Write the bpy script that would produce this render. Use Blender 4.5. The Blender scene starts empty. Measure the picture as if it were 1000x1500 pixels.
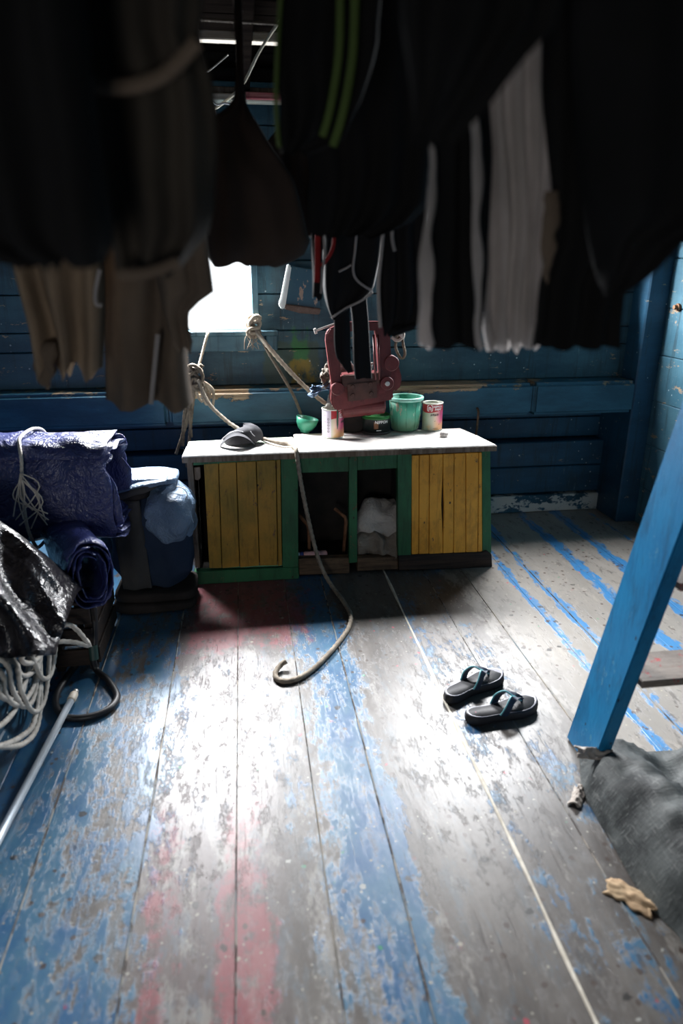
import bpy, bmesh, math, random
from mathutils import Vector, noise, Matrix
random.seed(7)
S = bpy.context.scene
COL = S.collection
PI = math.pi

# ------------------------------------------------------------------ camera
CAM_H = 1.5
PITCH = math.atan(360 / 1000)
YAW = math.atan(148 / math.hypot(1000, 360))
cd = bpy.data.cameras.new('camera')
cam = bpy.data.objects.new('camera', cd)
COL.objects.link(cam)
cd.sensor_fit = 'VERTICAL'
cd.sensor_height = 36
cd.lens = 24
cam.location = (0, 0, CAM_H)
cam.rotation_euler = (PI / 2 - PITCH, 0, -YAW)
cd.clip_start = 0.02
cd.dof.use_dof = True
cd.dof.focus_distance = 3.25
cd.dof.aperture_fstop = 1.7
S.camera = cam

# ------------------------------------------------------------------ sky, daylight, exposure
W = bpy.data.worlds.new('sky')
S.world = W
W.use_nodes = True
bg = W.node_tree.nodes['Background']
bg.inputs[0].default_value = (0.93, 0.97, 1.0, 1)
bg.inputs[1].default_value = 1.6
S.view_settings.view_transform = 'Standard'
S.view_settings.look = 'None'
S.view_settings.exposure = 0.3
S.view_settings.gamma = 1.0
S.cycles.use_denoising = True
S.cycles.max_bounces = 8
S.cycles.sample_clamp_indirect = 6.0


def daylight(name, loc, rot, sx, sy, power, col=(1, 1, 1)):
    l = bpy.data.lights.new(name, 'AREA')
    l.shape = 'RECTANGLE'
    l.size = sx
    l.size_y = sy
    l.energy = power
    l.color = col
    o = bpy.data.objects.new(name, l)
    COL.objects.link(o)
    o.location = loc
    o.rotation_euler = rot
    return o


# daylight entering the two openings in the far wall
daylight('window_daylight', (-0.36, 4.00, 1.63), (-PI / 2 + 0.72, 0, 0), 0.80, 0.30, 150, (0.97, 0.98, 1.0))
daylight('window_daylight_behind_clothes', (1.45, 4.00, 1.66), (-PI / 2 + 0.72, 0, 0), 0.85, 0.30, 140, (0.97, 0.98, 1.0))
# added fill light behind the photographer, lifting the room's ambient level
daylight('added_fill_light', (-0.60, -1.38, 0.78), (PI / 2, 0, 0), 0.76, 0.80, 13.0, (1.0, 0.94, 0.87))


# ------------------------------------------------------------------ picture point to place
CF = Vector((math.sin(YAW) * math.cos(PITCH), math.cos(YAW) * math.cos(PITCH), -math.sin(PITCH)))
CR = Vector((math.cos(YAW), -math.sin(YAW), 0))
CU = CR.cross(CF)


def P(x, y, X=None, Y=None, Z=None):
    """the place on a real plane (a depth Y, a height Z or a side X) that stands at a point of the photograph"""
    d = CF * 1000 + CR * (x - 500) + CU * (750 - y)
    o = Vector((0, 0, CAM_H))
    if X is not None:
        return o + d * ((X - o.x) / d.x)
    if Y is not None:
        return o + d * ((Y - o.y) / d.y)
    return o + d * ((Z - o.z) / d.z)


# ------------------------------------------------------------------ materials
class NT:
    def __init__(s, name):
        s.m = bpy.data.materials.new(name)
        s.m.use_nodes = True
        s.t = s.m.node_tree
        s.b = s.t.nodes['Principled BSDF']
        s._pos = None

    def n(s, typ, **kw):
        nd = s.t.nodes.new('ShaderNode' + typ)
        for k, v in kw.items():
            setattr(nd, k, v)
        return nd

    def l(s, a, b):
        s.t.links.new(a, b)

    def set(s, sock, v):
        if hasattr(v, 'node'):
            s.l(v, sock)
        elif isinstance(v, (tuple, list)) and len(v) == 3 and sock.type == 'RGBA':
            sock.default_value = (*v, 1)
        else:
            sock.default_value = v

    def pos(s, obj=False):
        if obj:
            return s.n('TexCoord').outputs['Object']
        if s._pos is None:
            s._pos = s.n('NewGeometry').outputs['Position']
        return s._pos

    def scaled(s, sc, src=None, off=(0, 0, 0)):
        mp = s.n('Mapping')
        s.l(src or s.pos(), mp.inputs[0])
        mp.inputs['Scale'].default_value = sc
        mp.inputs['Location'].default_value = off
        return mp.outputs[0]

    def noise(s, sc=(1, 1, 1), scale=1.0, detail=6, rough=0.6, src=None, off=(0, 0, 0), dist=0.0):
        nd = s.n('TexNoise')
        s.l(s.scaled(sc, src, off), nd.inputs['Vector'])
        nd.inputs['Scale'].default_value = scale
        nd.inputs['Detail'].default_value = detail
        nd.inputs['Roughness'].default_value = rough
        nd.inputs['Distortion'].default_value = dist
        return nd.outputs['Fac']

    def vor(s, sc, scale, src=None, off=(0, 0, 0), feature='F1', rnd=1.0):
        nd = s.n('TexVoronoi')
        nd.feature = feature
        s.l(s.scaled(sc, src, off), nd.inputs['Vector'])
        nd.inputs['Scale'].default_value = scale
        nd.inputs['Randomness'].default_value = rnd
        return nd

    def math(s, op, a, b=0.0, c=0.0):
        nd = s.n('Math', operation=op)
        for i, v in enumerate((a, b, c)):
            s.set(nd.inputs[i], v)
        return nd.outputs[0]

    def step(s, v, lo, hi, a=0.0, b=1.0):
        nd = s.n('MapRange')
        nd.interpolation_type = 'SMOOTHSTEP'
        s.set(nd.inputs['Value'], v)
        s.set(nd.inputs['From Min'], lo)
        s.set(nd.inputs['From Max'], hi)
        s.set(nd.inputs['To Min'], a)
        s.set(nd.inputs['To Max'], b)
        return nd.outputs[0]

    def ramp(s, v, stops, interp='LINEAR'):
        nd = s.n('ValToRGB')
        cr = nd.color_ramp
        cr.interpolation = interp
        e = cr.elements
        while len(e) < len(stops):
            e.new(0.5)
        for el, (p, c) in zip(e, stops):
            el.position = p
        for el, (p, c) in zip(e, stops):
            el.color = (*c, 1) if isinstance(c, (tuple, list)) else (c, c, c, 1)
        s.set(nd.inputs[0], v)
        return nd.outputs[0]

    def mix(s, f, a, b, mode='MIX'):
        nd = s.n('Mix', data_type='RGBA', blend_type=mode)
        s.set(nd.inputs['Factor'], f)
        s.set(nd.inputs['A'] if False else nd.inputs[6], a)
        s.set(nd.inputs[7], b)
        return nd.outputs[2]

    def xyz(s, src=None):
        nd = s.n('SeparateXYZ')
        s.l(src or s.pos(), nd.inputs[0])
        return nd.outputs

    def bump(s, h, strength=0.3, dist=0.01):
        nd = s.n('Bump')
        nd.inputs['Strength'].default_value = strength
        nd.inputs['Distance'].default_value = dist
        s.set(nd.inputs['Height'], h)
        s.l(nd.outputs[0], s.b.inputs['Normal'])

    def out(s, col=None, rough=None, spec=None, metal=None, sheen=None, trans=None):
        if col is not None:
            s.set(s.b.inputs['Base Color'], col)
        if rough is not None:
            s.set(s.b.inputs['Roughness'], rough)
        if spec is not None:
            s.set(s.b.inputs['Specular IOR Level'], spec)
        if metal is not None:
            s.set(s.b.inputs['Metallic'], metal)
        if sheen is not None:
            s.set(s.b.inputs['Sheen Weight'], sheen)
        if trans is not None:
            s.set(s.b.inputs['Transmission Weight'], trans)
        return s.m


def varied(name, a, b, scale=(6, 6, 6), rough=0.6, spec=0.4, bump=0.2, bscale=40, bdist=0.004, metal=0.0, sheen=None, lo=0.35, hi=0.65, chips=None):
    t = NT(name)
    n1 = t.noise(scale, 1.0, 6, 0.65)
    c = t.mix(t.step(n1, lo, hi), a, b)
    if chips:
        ccol, th, csc = chips
        c = t.mix(t.step(t.noise(csc, 1.0, 7, 0.7, off=(3, 5, 1)), th, th + 0.025), c, ccol)
    if bump:
        t.bump(t.noise((bscale, bscale, bscale), 1.0, 4, 0.6), bump, bdist)
    return t.out(c, rough, spec, metal, sheen)


def floor_material():
    t = NT('worn_floor_paint')
    x, y, z = t.xyz()
    warp = t.math('MULTIPLY', t.math('SUBTRACT', t.noise((7, 2.5, 1), 1.0, 7, 0.65), 0.5), 0.20)
    xw = t.math('ADD', x, warp)
    tx = t.math('DIVIDE', t.math('ADD', xw, 1.0), 3.5)
    f = lambda X: (X + 1) / 3.5
    cov = t.ramp(tx, [(f(X), c) for X, c in [(-1, .58), (-.62, .56), (-.45, .50), (-.36, .54), (-.26, .44), (-.1, .41), (.05, .45), (.2, .52),
                                             (.33, .57), (.42, .43), (.50, .36), (.60, .38), (.67, .47), (.80, .45), (.90, .48), (1.0, .42), (1.09, .32)]])
    sx = t.math('DIVIDE', t.math('ADD', t.math('ADD', x, t.math('MULTIPLY', warp, .40)), 1.0), 3.5)
    seam = t.ramp(sx, [(f(X), c) for X, c in [(1.1, 0), (1.25, 0), (1.28, .23), (1.315, .21), (1.36, 0), (1.37, 0), (1.41, .24), (1.45, .19), (1.49, 0), (1.63, 0), (1.69, .26), (1.735, .20), (1.80, 0), (1.87, 0), (1.93, .26), (1.97, .19), (2.03, 0), (2.1, 0), (2.17, .2), (2.22, 0)]])
    nA = t.noise((5, 1.7, 1), 1.0, 10, 0.70)
    nB = t.noise((36, 10, 1), 1.0, 7, 0.72, off=(2, 7, 0))
    nC = t.noise((14, 14, 1), 1.0, 8, 0.72, off=(6, 1, 0))
    nn = t.math('ADD', t.math('ADD', t.math('MULTIPLY', nA, 0.40), t.math('MULTIPLY', nB, 0.34)), t.math('MULTIPLY', nC, .26))
    d = t.math('SUBTRACT', t.math('ADD', nn, seam), t.math('SUBTRACT', 1.0, cov))
    paint = t.step(d, -0.022, 0.030)
    hue = t.noise((6, 3, 1), 1.0, 8, 0.7, off=(9, 1, 0))
    blue = t.mix(t.step(hue, .36, .62), (0.008, 0.115, 0.28), (0.055, 0.185, 0.30))
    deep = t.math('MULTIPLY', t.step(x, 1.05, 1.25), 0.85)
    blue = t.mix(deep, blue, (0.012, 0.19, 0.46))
    bare = t.ramp(t.noise((6, 1.8, 1), 1.0, 9, 0.7, off=(4, 4, 0)), [(.32, (.052, .041, .035)), (.48, (.12, .098, .083)), (.66, (.21, .182, .158))])
    bare = t.mix(t.math('MULTIPLY', t.step(x, 1.0, 1.2), .55), bare, (.36, .335, .30))  # beige-grey planks on the right, lightened further in place of daylight
    pale = t.step(t.math('ADD', t.noise((11, 4.5, 1), 1.0, 9, 0.74, off=(1, 9, 0)), t.math('MULTIPLY', t.ramp(tx, [(f(-.5), 0), (f(-.2), .35), (f(.1), .3), (f(.3), .1), (f(.9), 0), (f(1.02), .60), (f(1.10), .55), (f(1.18), .1), (f(1.6), .1)]), 0.26)), .58, .68)
    bare = t.mix(t.ramp(tx, [(f(-.36), 0), (f(-.3), .6), (f(-.02), .6), (f(.06), 0)]), bare, (.115, .066, .066))
    bare = t.mix(t.math('MULTIPLY', pale, .75), bare, (0.33, 0.295, 0.255))
    c = t.mix(t.math('MULTIPLY', paint, .9), bare, blue)
    # thin paint rubbed over everything
    rub = t.step(t.noise((18, 6, 1), 1.0, 9, .75, off=(3, 6, 0)), .50, .62)
    c = t.mix(t.math('MULTIPLY', rub, t.step(x, 1.2, .2, .0, .32)), c, (0.12, 0.20, 0.26))
    # red paint: two long broken streaks and a patch by the cabinet
    r1 = t.ramp(tx, [(f(-.36), 0), (f(-.29), .18), (f(-.22), .17), (f(-.18), .02), (f(-.15), .05), (f(-.09), .24), (f(-.02), .21), (f(.03), 0)])
    yf = t.math('ADD', t.step(y, 2.2, 1.2), t.math('MULTIPLY', t.step(y, 2.25, 2.6), 0.5))
    patch = t.math('MULTIPLY', t.math('MULTIPLY', t.step(y, 2.3, 2.65), t.step(x, .35, .1)), t.math('MULTIPLY', t.step(x, -.36, -.25), .22))
    rr = t.math('MAXIMUM', t.math('MULTIPLY', r1, yf), patch)
    red = t.step(t.math('ADD', t.math('ADD', t.math('MULTIPLY', t.noise((11, 3, 1), 1.0, 9, 0.72, off=(7, 3, 0)), 0.55), t.math('MULTIPLY', nC, .45)), rr), .615, .725)
    c = t.mix(t.math('MULTIPLY', red, .74), c, (0.36, 0.06, 0.075))
    # dirt, cracks and splashes of other paint
    dirt = t.step(t.noise((22, 8, 1), 1.0, 11, 0.80, off=(5, 2, 0)), .53, .60)
    c = t.mix(t.math('MULTIPLY', dirt, .55), c, (0.05, 0.038, 0.032))
    grain = t.step(t.noise((90, 3.2, 1), 1.0, 6, 0.75, off=(0, 8, 0)), .59, .68)
    c = t.mix(t.math('MULTIPLY', grain, .6), c, (0.03, 0.026, 0.024))
    wob = t.math('MULTIPLY', t.math('SUBTRACT', t.noise((48, 48, 1), 1.0, 5, .7), .5), .34)
    for sc, th, colr, off, msk in [(15, .075, (.46, .41, .31), (0, 0, 0), .55), (34, .10, (.42, .38, .30), (3, 1, 0), .52), (8, .03, (.5, .48, .42), (7, 2, 0), .5), (14, .08, (.45, .04, .07), (5, 5, 0), .56), (13, .06, (.04, .28, .13), (2, 6, 0), .58), (10, .10, (.022, .018, .016), (8, 3, 0), .50), (20, .14, (.07, .04, .028), (1, 3, 0), .47)]:
        v = t.vor((1, 1, 0.001), sc, off=off)
        dot = t.step(t.math('ADD', v.outputs['Distance'], wob), th + .02, th)
        dot = t.math('MULTIPLY', dot, t.step(t.noise((3, 3, 1), 1.0, 4, .6, off=off), msk - .04, msk + .02))
        c = t.mix(t.math('MULTIPLY', dot, .9), c, colr)
    c = t.mix(1.0, c, t.mix(t.step(x, .95, 1.25), (.60, .63, .66), (1, 1, 1)), 'MULTIPLY')  # light falloff put into the colour: floor darkened except the right-hand planks
    hgt = t.math('ADD', t.math('MULTIPLY', paint, .5), t.math('SUBTRACT', t.math('MULTIPLY', nB, .6), t.math('MULTIPLY', t.math('MAXIMUM', grain, t.math('MULTIPLY', dirt, .5)), .5)))
    t.bump(hgt, .38, .003)
    rough = t.math('ADD', t.math('MULTIPLY', paint, -.05), t.math('ADD', .27, t.math('MULTIPLY', nA, .24)))
    return t.out(c, rough, .5)


def wall_material(name, dark=(0.010, 0.045, 0.072), light=(0.036, 0.100, 0.132), chips=.625, patches=False, pale=False):
    t = NT(name)
    x, y, z = t.xyz()
    c = t.mix(t.step(t.noise((1.6, 1.6, 5), 1.0, 8, .65), .35, .65), dark, light)
    c = t.mix(t.math('MULTIPLY', t.step(t.noise((9, 9, 2.2), 1.0, 8, .7, off=(3, 0, 1)), .52, .68), .5), c, (0.018, 0.032, 0.036))
    # runs of dirt and rubbed pale scratches
    c = t.mix(t.math('MULTIPLY', t.step(t.noise((22, 22, 1.6), 1.0, 7, .7, off=(2, 2, 8)), .52, .66), .55), c, (0.012, 0.020, 0.022))
    c = t.mix(t.math('MULTIPLY', t.step(t.noise((60, 60, 7), 1.0, 6, .75, off=(6, 0, 3)), .63, .68), .6), c, (0.16, 0.22, 0.24))
    if patches:
        e = t.math('MULTIPLY', t.math('SUBTRACT', t.noise((14, 14, 14), 1.0, 6, .7), .5), .10)

        def rect(x0, x1, z0, z1):
            a = t.math('MULTIPLY', t.step(t.math('ADD', x, e), x0, x0 + .02), t.step(t.math('ADD', x, e), x1, x1 - .02))
            b = t.math('MULTIPLY', t.step(t.math('ADD', z, e), z0, z0 + .02), t.step(t.math('ADD', z, e), z1, z1 - .02))
            return t.math('MULTIPLY', a, b)
        wear = t.step(t.noise((10, 10, 6), 1.0, 6, .7, off=(1, 1, 1)), .42, .56)
        c = t.mix(t.math('MULTIPLY', rect(.10, .42, .84, 1.12), .6), c, (0.05, 0.075, 0.035))
        c = t.mix(t.math('MULTIPLY', rect(.255, .36, .98, 1.20), wear), c, (0.03, 0.15, 0.045))
        c = t.mix(t.math('MULTIPLY', rect(.24, .40, .86, 1.02), wear), c, (0.24, 0.17, 0.02))
    ch = t.noise((9, 9, 24), 1.0, 9, .72, off=(5, 5, 0))
    c = t.mix(t.step(ch, chips, chips + .02), c, (0.34, 0.24, 0.15))
    if pale:
        c = t.mix(t.step(t.math('ADD', t.noise((7, 7, 12), 1.0, 9, .7, off=(0, 2, 6)), t.math('MULTIPLY', t.step(x, 1.2, 2.2), .06)), .53, .545), c, (0.50, 0.50, 0.47))
    v = t.vor((1, 1, 1), 22)
    sp = t.math('MULTIPLY', t.step(v.outputs['Distance'], .12, .08), t.step(t.noise((3, 3, 3), 1.0, 3, .5), .5, .56))
    c = t.mix(sp, c, (0.45, 0.50, 0.5))
    t.bump(t.math('ADD', t.noise((30, 30, 70), 1.0, 6, .7), t.math('MULTIPLY', t.step(ch, chips, chips + .02), -1.0)), .4, .004)
    return t.out(c, .48, .45)


def rail_material():
    """blue rub rail whose top edge is worn down to splintered wood"""
    t = NT('worn_rub_rail_paint')
    x, y, z = t.xyz()
    c = t.mix(t.step(t.noise((1.6, 1.6, 5), 1.0, 8, .65), .35, .65), (0.012, 0.055, 0.09), (0.03, 0.115, 0.175))
    near = t.math('MAXIMUM', t.math('MULTIPLY', t.step(x, .7, .85), t.step(x, 1.5, 1.2)), t.math('MULTIPLY', t.step(x, -.35, -.28), t.step(x, .05, -.02)))
    w = t.math('ADD', t.noise((7, 7, 14), 1.0, 8, .72), t.math('MULTIPLY', t.step(z, .815, .875), .14))
    w = t.math('ADD', w, t.math('MULTIPLY', t.math('MULTIPLY', near, t.step(z, .80, .85)), .16))
    wood = t.ramp(t.noise((6, 40, 60), 1.0, 6, .7), [(.3, (.10, .065, .035)), (.55, (.36, .26, .16)), (.75, (.55, .43, .29))])
    c = t.mix(t.step(w, .665, .70), c, wood)
    t.bump(t.math('ADD', t.noise((20, 60, 60), 1.0, 6, .7), t.math('MULTIPLY', t.step(w, .66, .70), -1.5)), .5, .006)
    return t.out(c, .5, .4)


def wood_material(name, a, b, along=(3, 40, 40), rough=.7):
    t = NT(name)
    c = t.mix(t.step(t.noise(along, 1.0, 7, .7), .35, .68), a, b)
    c = t.mix(t.math('MULTIPLY', t.step(t.noise((8, 8, 8), 1.0, 6, .7, off=(2, 2, 2)), .55, .7), .6), c, tuple(v * .3 for v in a))
    t.bump(t.noise(tuple(v * 2 for v in along), 1.0, 5, .7), .4, .003)
    return t.out(c, rough, .3)


def painted_board(name, a, b, under=(.16, .09, .045), th=.60, rough=.5, grime=(.03, .02, .01), along=(40, 40, 4)):
    t = NT(name)
    c = t.mix(t.step(t.noise((5, 5, 3), 1.0, 7, .7), .38, .62), a, b)
    c = t.mix(t.math('MULTIPLY', t.step(t.noise(along, 1.0, 8, .75, off=(1, 4, 2)), .50, .68), .6), c, tuple(v * .42 for v in a))
    c = t.mix(t.math('MULTIPLY', t.step(t.noise((9, 9, 5), 1.0, 8, .75, off=(4, 4, 9)), .50, .66), .5), c, tuple(v * .5 + g * .5 for v, g in zip(a, grime)))
    chip = t.step(t.noise((26, 26, 13), 1.0, 8, .78, off=(7, 1, 3)), th, th + .03)
    c = t.mix(chip, c, under)
    v = t.vor((1, 1, .6), 20)
    c = t.mix(t.math('MULTIPLY', t.step(t.math('ADD', v.outputs['Distance'], t.math('MULTIPLY', t.noise((90, 90, 90)), .1)), .15, .11), t.step(t.noise((6, 6, 6), 1.0, 2, .5), .46, .52)), c, grime)
    t.bump(t.math('SUBTRACT', t.noise(along, 1.0, 7, .75), t.math('MULTIPLY', chip, .6)), .5, .004)
    return t.out(c, rough, .35)


def tarp_material(name, a, b, rough=.33, bump=.55, spec=.6, crumple=9):
    t = NT(name)
    c = t.mix(t.step(t.noise((5, 5, 5), 1.0, 5, .6), .35, .65), a, b)
    n1 = t.noise((crumple, crumple, crumple), 1.0, 4, .6, dist=1.2)
    ridge = t.math('ABSOLUTE', t.math('SUBTRACT', n1, .5))
    n2 = t.noise((crumple * 3.3, crumple * 3.3, crumple * 2.6), 1.0, 4, .6, dist=.9, off=(3, 1, 4))
    r2 = t.math('ABSOLUTE', t.math('SUBTRACT', n2, .5))
    t.bump(t.math('SUBTRACT', 1.0, t.math('ADD', t.math('MULTIPLY', ridge, 2.4), r2)), bump, .022)
    return t.out(c, rough, spec)


def fabric(name, col, col2=None, rough=.9, sheen=0.0, thin=0.0):
    t = NT(name)
    c = t.mix(t.step(t.noise((7, 7, 5), 1.0, 5, .6), .35, .65), col, col2 or tuple(v * .65 for v in col))
    t.bump(t.noise((30, 30, 14), 1.0, 4, .6), .25, .006)
    t.out(c, rough, .12, None, sheen)
    if thin:                                    # thin cloth lets daylight through
        tl = t.n('BsdfTranslucent')
        t.set(tl.inputs[0], c)
        mx = t.n('MixShader')
        mx.inputs[0].default_value = thin
        out = [n for n in t.t.nodes if n.type == 'OUTPUT_MATERIAL'][0]
        t.l(t.b.outputs[0], mx.inputs[1])
        t.l(tl.outputs[0], mx.inputs[2])
        t.l(mx.outputs[0], out.inputs[0])
    return t.m


def rope_material(name, a, b):
    t = NT(name)
    c = t.mix(t.step(t.noise((25, 25, 25), 1.0, 5, .7), .35, .65), a, b)
    t.bump(t.noise((240, 240, 240), 1.0, 3, .6), .4, .002)
    return t.out(c, .85, .2)


M = {}
M['floor'] = floor_material()
M['under'] = varied('dark_underfloor', (.012, .01, .009), (.03, .024, .02), rough=.9)
M['caulk'] = varied('pale_caulk', (.62, .58, .50), (.42, .38, .31), (14, 14, 14), .7, chips=((.10, .08, .07), .63, (30, 14, 1)))
M['caulk_worn'] = varied('worn_caulk', (.30, .26, .21), (.12, .15, .17), (10, 5, 10), .8, chips=((.05, .04, .035), .50, (30, 8, 1)))
M['wall'] = wall_material('weathered_blue_wall_paint', patches=True)
M['wall_low'] = wall_material('deep_blue_panel_paint', (.007, .042, .082), (.014, .075, .14), .645)
M['wall_side'] = wall_material('lit_blue_side_wall_paint', (.035, .11, .16), (.06, .15, .20), .60, pale=False)  # lighter than the far wall: window light put into the colour
M['skirt'] = wall_material('flaking_blue_and_white_paint', (.012, .06, .10), (.02, .09, .15), .75, pale=True)
M['rail'] = rail_material()
M['ceil'] = varied('near_black_ceiling_wood', (.0025, .002, .002), (.005, .004, .0035), (3, 30, 30), 1.0, 0.0)  # ceiling wood almost black all over
M['beam'] = wood_material('pale_ceiling_batten_wood', (.30, .25, .19), (.50, .44, .36), (3, 60, 60))
M['beam_red'] = wood_material('red_stained_batten_wood', (.30, .05, .06), (.5, .2, .18), (3, 60, 60))
M['black_board'] = wood_material('tarred_board', (.010, .009, .009), (.045, .028, .02), (3, 40, 40))
M['green'] = painted_board('green_cabinet_paint', (.018, .095, .040), (.024, .135, .055), th=.61)
M['orange'] = painted_board('orange_cabinet_paint', (.70, .31, .030), (.80, .38, .045), th=.615)
M['olive'] = painted_board('dirty_olive_yellow_paint', (.24, .155, .020), (.40, .21, .026), th=.61)
M['bare'] = wood_material('bare_grey_brown_wood', (.11, .075, .05), (.23, .175, .135), (40, 40, 4))
M['rotten'] = wood_material('rotten_brown_wood', (.055, .033, .02), (.15, .095, .055), (4, 40, 40))
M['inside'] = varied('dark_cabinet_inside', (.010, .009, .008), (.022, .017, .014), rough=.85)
M['top'] = painted_board('chalky_white_worktop', (.66, .62, .58), (.78, .75, .71), under=(.33, .23, .18), th=.645, rough=.55, along=(4, 40, 40))
M['top_green'] = painted_board('pale_green_worktop_edge', (.42, .52, .40), (.6, .62, .55), under=(.3, .22, .17), th=.66, along=(4, 40, 40))
M['blue_ladder'] = painted_board('bright_blue_ladder_paint', (.003, .15, .345), (.005, .185, .40), under=(.06, .25, .38), th=.62, along=(30, 30, 6), grime=(.01, .03, .06))
M['step'] = painted_board('scuffed_ladder_step', (.16, .13, .11), (.24, .20, .17), under=(.36, .05, .05), th=.58, along=(6, 40, 40))
M['tarp'] = tarp_material('blue_violet_tarpaulin', (.022, .030, .115), (.036, .048, .16), .32)
M['tarp2'] = tarp_material('deep_blue_tarpaulin', (.020, .030, .125), (.034, .046, .18), .30)
M['blackbag'] = tarp_material('black_plastic_sheet', (.012, .011, .014), (.022, .02, .024), .26, crumple=5, bump=.5)
M['denim'] = tarp_material('pale_blue_tarp_cloth', (.10, .165, .26), (.15, .225, .33), .5, spec=.4, crumple=11)
M['navy'] = fabric('dark_navy_canvas', (.016, .028, .055), (.025, .04, .07))
M['greyband'] = fabric('grey_canvas_band', (.075, .072, .068), (.05, .05, .05))
M['darkcloth'] = fabric('dark_mat_cloth', (.02, .018, .017), (.035, .03, .028))
M['mesh_tarp'] = None
M['rope'] = rope_material('hemp_rope', (.24, .19, .14), (.38, .32, .25))
M['rope_dark'] = rope_material('old_dark_rope', (.10, .08, .06), (.18, .145, .11))
M['rope_pale'] = rope_material('pale_nylon_rope', (.42, .39, .35), (.58, .55, .50))
M['rubber'] = varied('black_rubber', (.012, .012, .014), (.02, .02, .022), rough=.45)
M['alu'] = varied('aluminium_tube', (.42, .48, .54), (.52, .58, .63), rough=.38, metal=.55, bump=.1)
M['cream'] = varied('cream_plastic', (.62, .55, .45), (.7, .64, .55), rough=.45, bump=0)
M['maroon'] = painted_board('maroon_machine_paint', (.095, .018, .020), (.135, .027, .028), under=(.06, .022, .018), th=.63, rough=.45, along=(14, 14, 14))
M['maroon_dark'] = varied('rusty_plate', (.05, .022, .017), (.085, .034, .026), (14, 14, 14), .6)
M['steel'] = varied('dull_steel', (.45, .44, .42), (.6, .58, .55), rough=.4, metal=.7, bump=.1)
M['bucket'] = None
M['bowl'] = varied('green_glazed_bowl', (.035, .22, .14), (.05, .27, .17), (4, 4, 4), .3, bump=0)
M['cap'] = fabric('charcoal_cap_cloth', (.034, .034, .039), (.055, .055, .06), .8)
M['cap_shade'] = fabric('shaded_cap_underside', (.012, .012, .014))  # dark tone stands in for the shade beneath the peak
M['cap_pipe'] = varied('light_grey_piping', (.35, .35, .37), (.45, .45, .47), bump=0)
M['tin'] = varied('tin_rim', (.55, .56, .50), (.42, .43, .36), (30, 30, 30), .4, metal=.5, bump=0)
M['stone'] = varied('grey_white_stone', (.5, .48, .46), (.22, .2, .19), (40, 40, 40), .8, bscale=80)
M['pink'] = varied('pink_bottle_plastic', (.62, .33, .33), (.70, .42, .42), rough=.35, bump=0)
M['white'] = varied('white_plastic', (.75, .76, .78), (.66, .67, .7), rough=.4, bump=0)
M['bluecap'] = varied('dark_blue_label', (.03, .05, .22), (.04, .07, .28), rough=.4, bump=0)
M['sack'] = tarp_material('crumpled_white_sack', (.42, .39, .36), (.55, .52, .48), .6, spec=.3, crumple=9)
M['sack_grey'] = tarp_material('grey_brown_rag', (.20, .17, .14), (.28, .25, .21), .8, spec=.2, crumple=12)
M['rust'] = varied('rust_brown_bar', (.14, .06, .03), (.25, .12, .06), (20, 20, 20), .75)
M['print_white'] = varied('white_print', (.8, .8, .8), (.75, .75, .75), bump=0)
M['print_dark'] = varied('dark_print', (.06, .05, .05), (.08, .06, .06), bump=0)
M['print_pink'] = varied('magenta_print', (.55, .06, .16), (.6, .08, .2), bump=0)
M['metal_white'] = varied('white_enamel_edge', (.72, .78, .75), (.8, .82, .8), rough=.4, bump=0, chips=((.3, .22, .17), .70, (30, 30, 20)))
M['metal_blue'] = varied('blue_enamel_with_bare_patches', (.03, .095, .14), (.04, .11, .15), (5, 5, 5), .5, chips=((.36, .26, .20), .56, (16, 16, 9)))
M['metal_brown'] = varied('rusted_lip', (.10, .065, .05), (.16, .11, .09), (20, 20, 20), .7)
M['scrap'] = varied('tan_cardboard', (.36, .24, .14), (.46, .33, .2), (14, 14, 14), .85)
M['sole'] = varied('black_foam_sole', (.014, .014, .017), (.02, .02, .024), rough=.55)
M['footbed'] = varied('slate_footbed', (.13, .13, .17), (.20, .20, .245), (30, 30, 30), .40)
M['strap_navy'] = varied('navy_strap', (.012, .022, .045), (.016, .03, .06), rough=.5, bump=0)
M['strap_teal'] = varied('teal_strap_edge', (.12, .34, .38), (.16, .40, .44), rough=.45, bump=0)
M['wire'] = varied('dark_cable', (.03, .022, .02), (.06, .04, .035), rough=.6, bump=0)
M['straw'] = varied('straw_coloured_cord', (.55, .50, .36), (.62, .57, .45), rough=.7, bump=0)
M['window'] = wall_material('window_frame_paint', (.05, .12, .16), (.09, .18, .22), .70)
G = {
    'black': fabric('black_cotton', (.0065, .0065, .007), (.005, .005, .005)),
    'black2': fabric('black_jersey', (.011, .011, .012), (.008, .008, .009)),
    'olive': fabric('olive_brown_canvas', (.034, .029, .023), (.026, .022, .018)),
    'brown': fabric('brown_twill', (.115, .088, .066), (.085, .065, .05), thin=.12),
    'tan': fabric('tan_brown_twill', (.22, .165, .115), (.16, .12, .085), thin=.15),
    'umber': fabric('umber_canvas', (.035, .026, .022), (.028, .021, .018)),
    'grey': fabric('washed_grey_cotton', (.40, .37, .36), (.30, .28, .27), thin=.4),
    'red': fabric('red_webbing', (.22, .018, .018), (.15, .012, .012)),
    'green': fabric('olive_green_webbing', (.06, .092, .026), (.045, .07, .02)),
}


def mesh_tarp_material():
    t = NT('black_woven_mesh_tarp')
    n = t.noise((6, 6, 6), 1.0, 7, .65)
    c = t.mix(t.step(n, .4, .62), (.017, .02, .021), (.075, .083, .082))
    w = t.noise((150, 18, 40), 1.0, 3, .6)
    w2 = t.noise((18, 150, 40), 1.0, 3, .6, off=(4, 1, 2))
    c = t.mix(t.math('MULTIPLY', t.step(t.math('MAXIMUM', w, w2), .58, .7), .55), c, (.15, .155, .15))
    t.bump(t.math('ADD', w, w2), .4, .004)
    return t.out(c, .65, .35)


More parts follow.
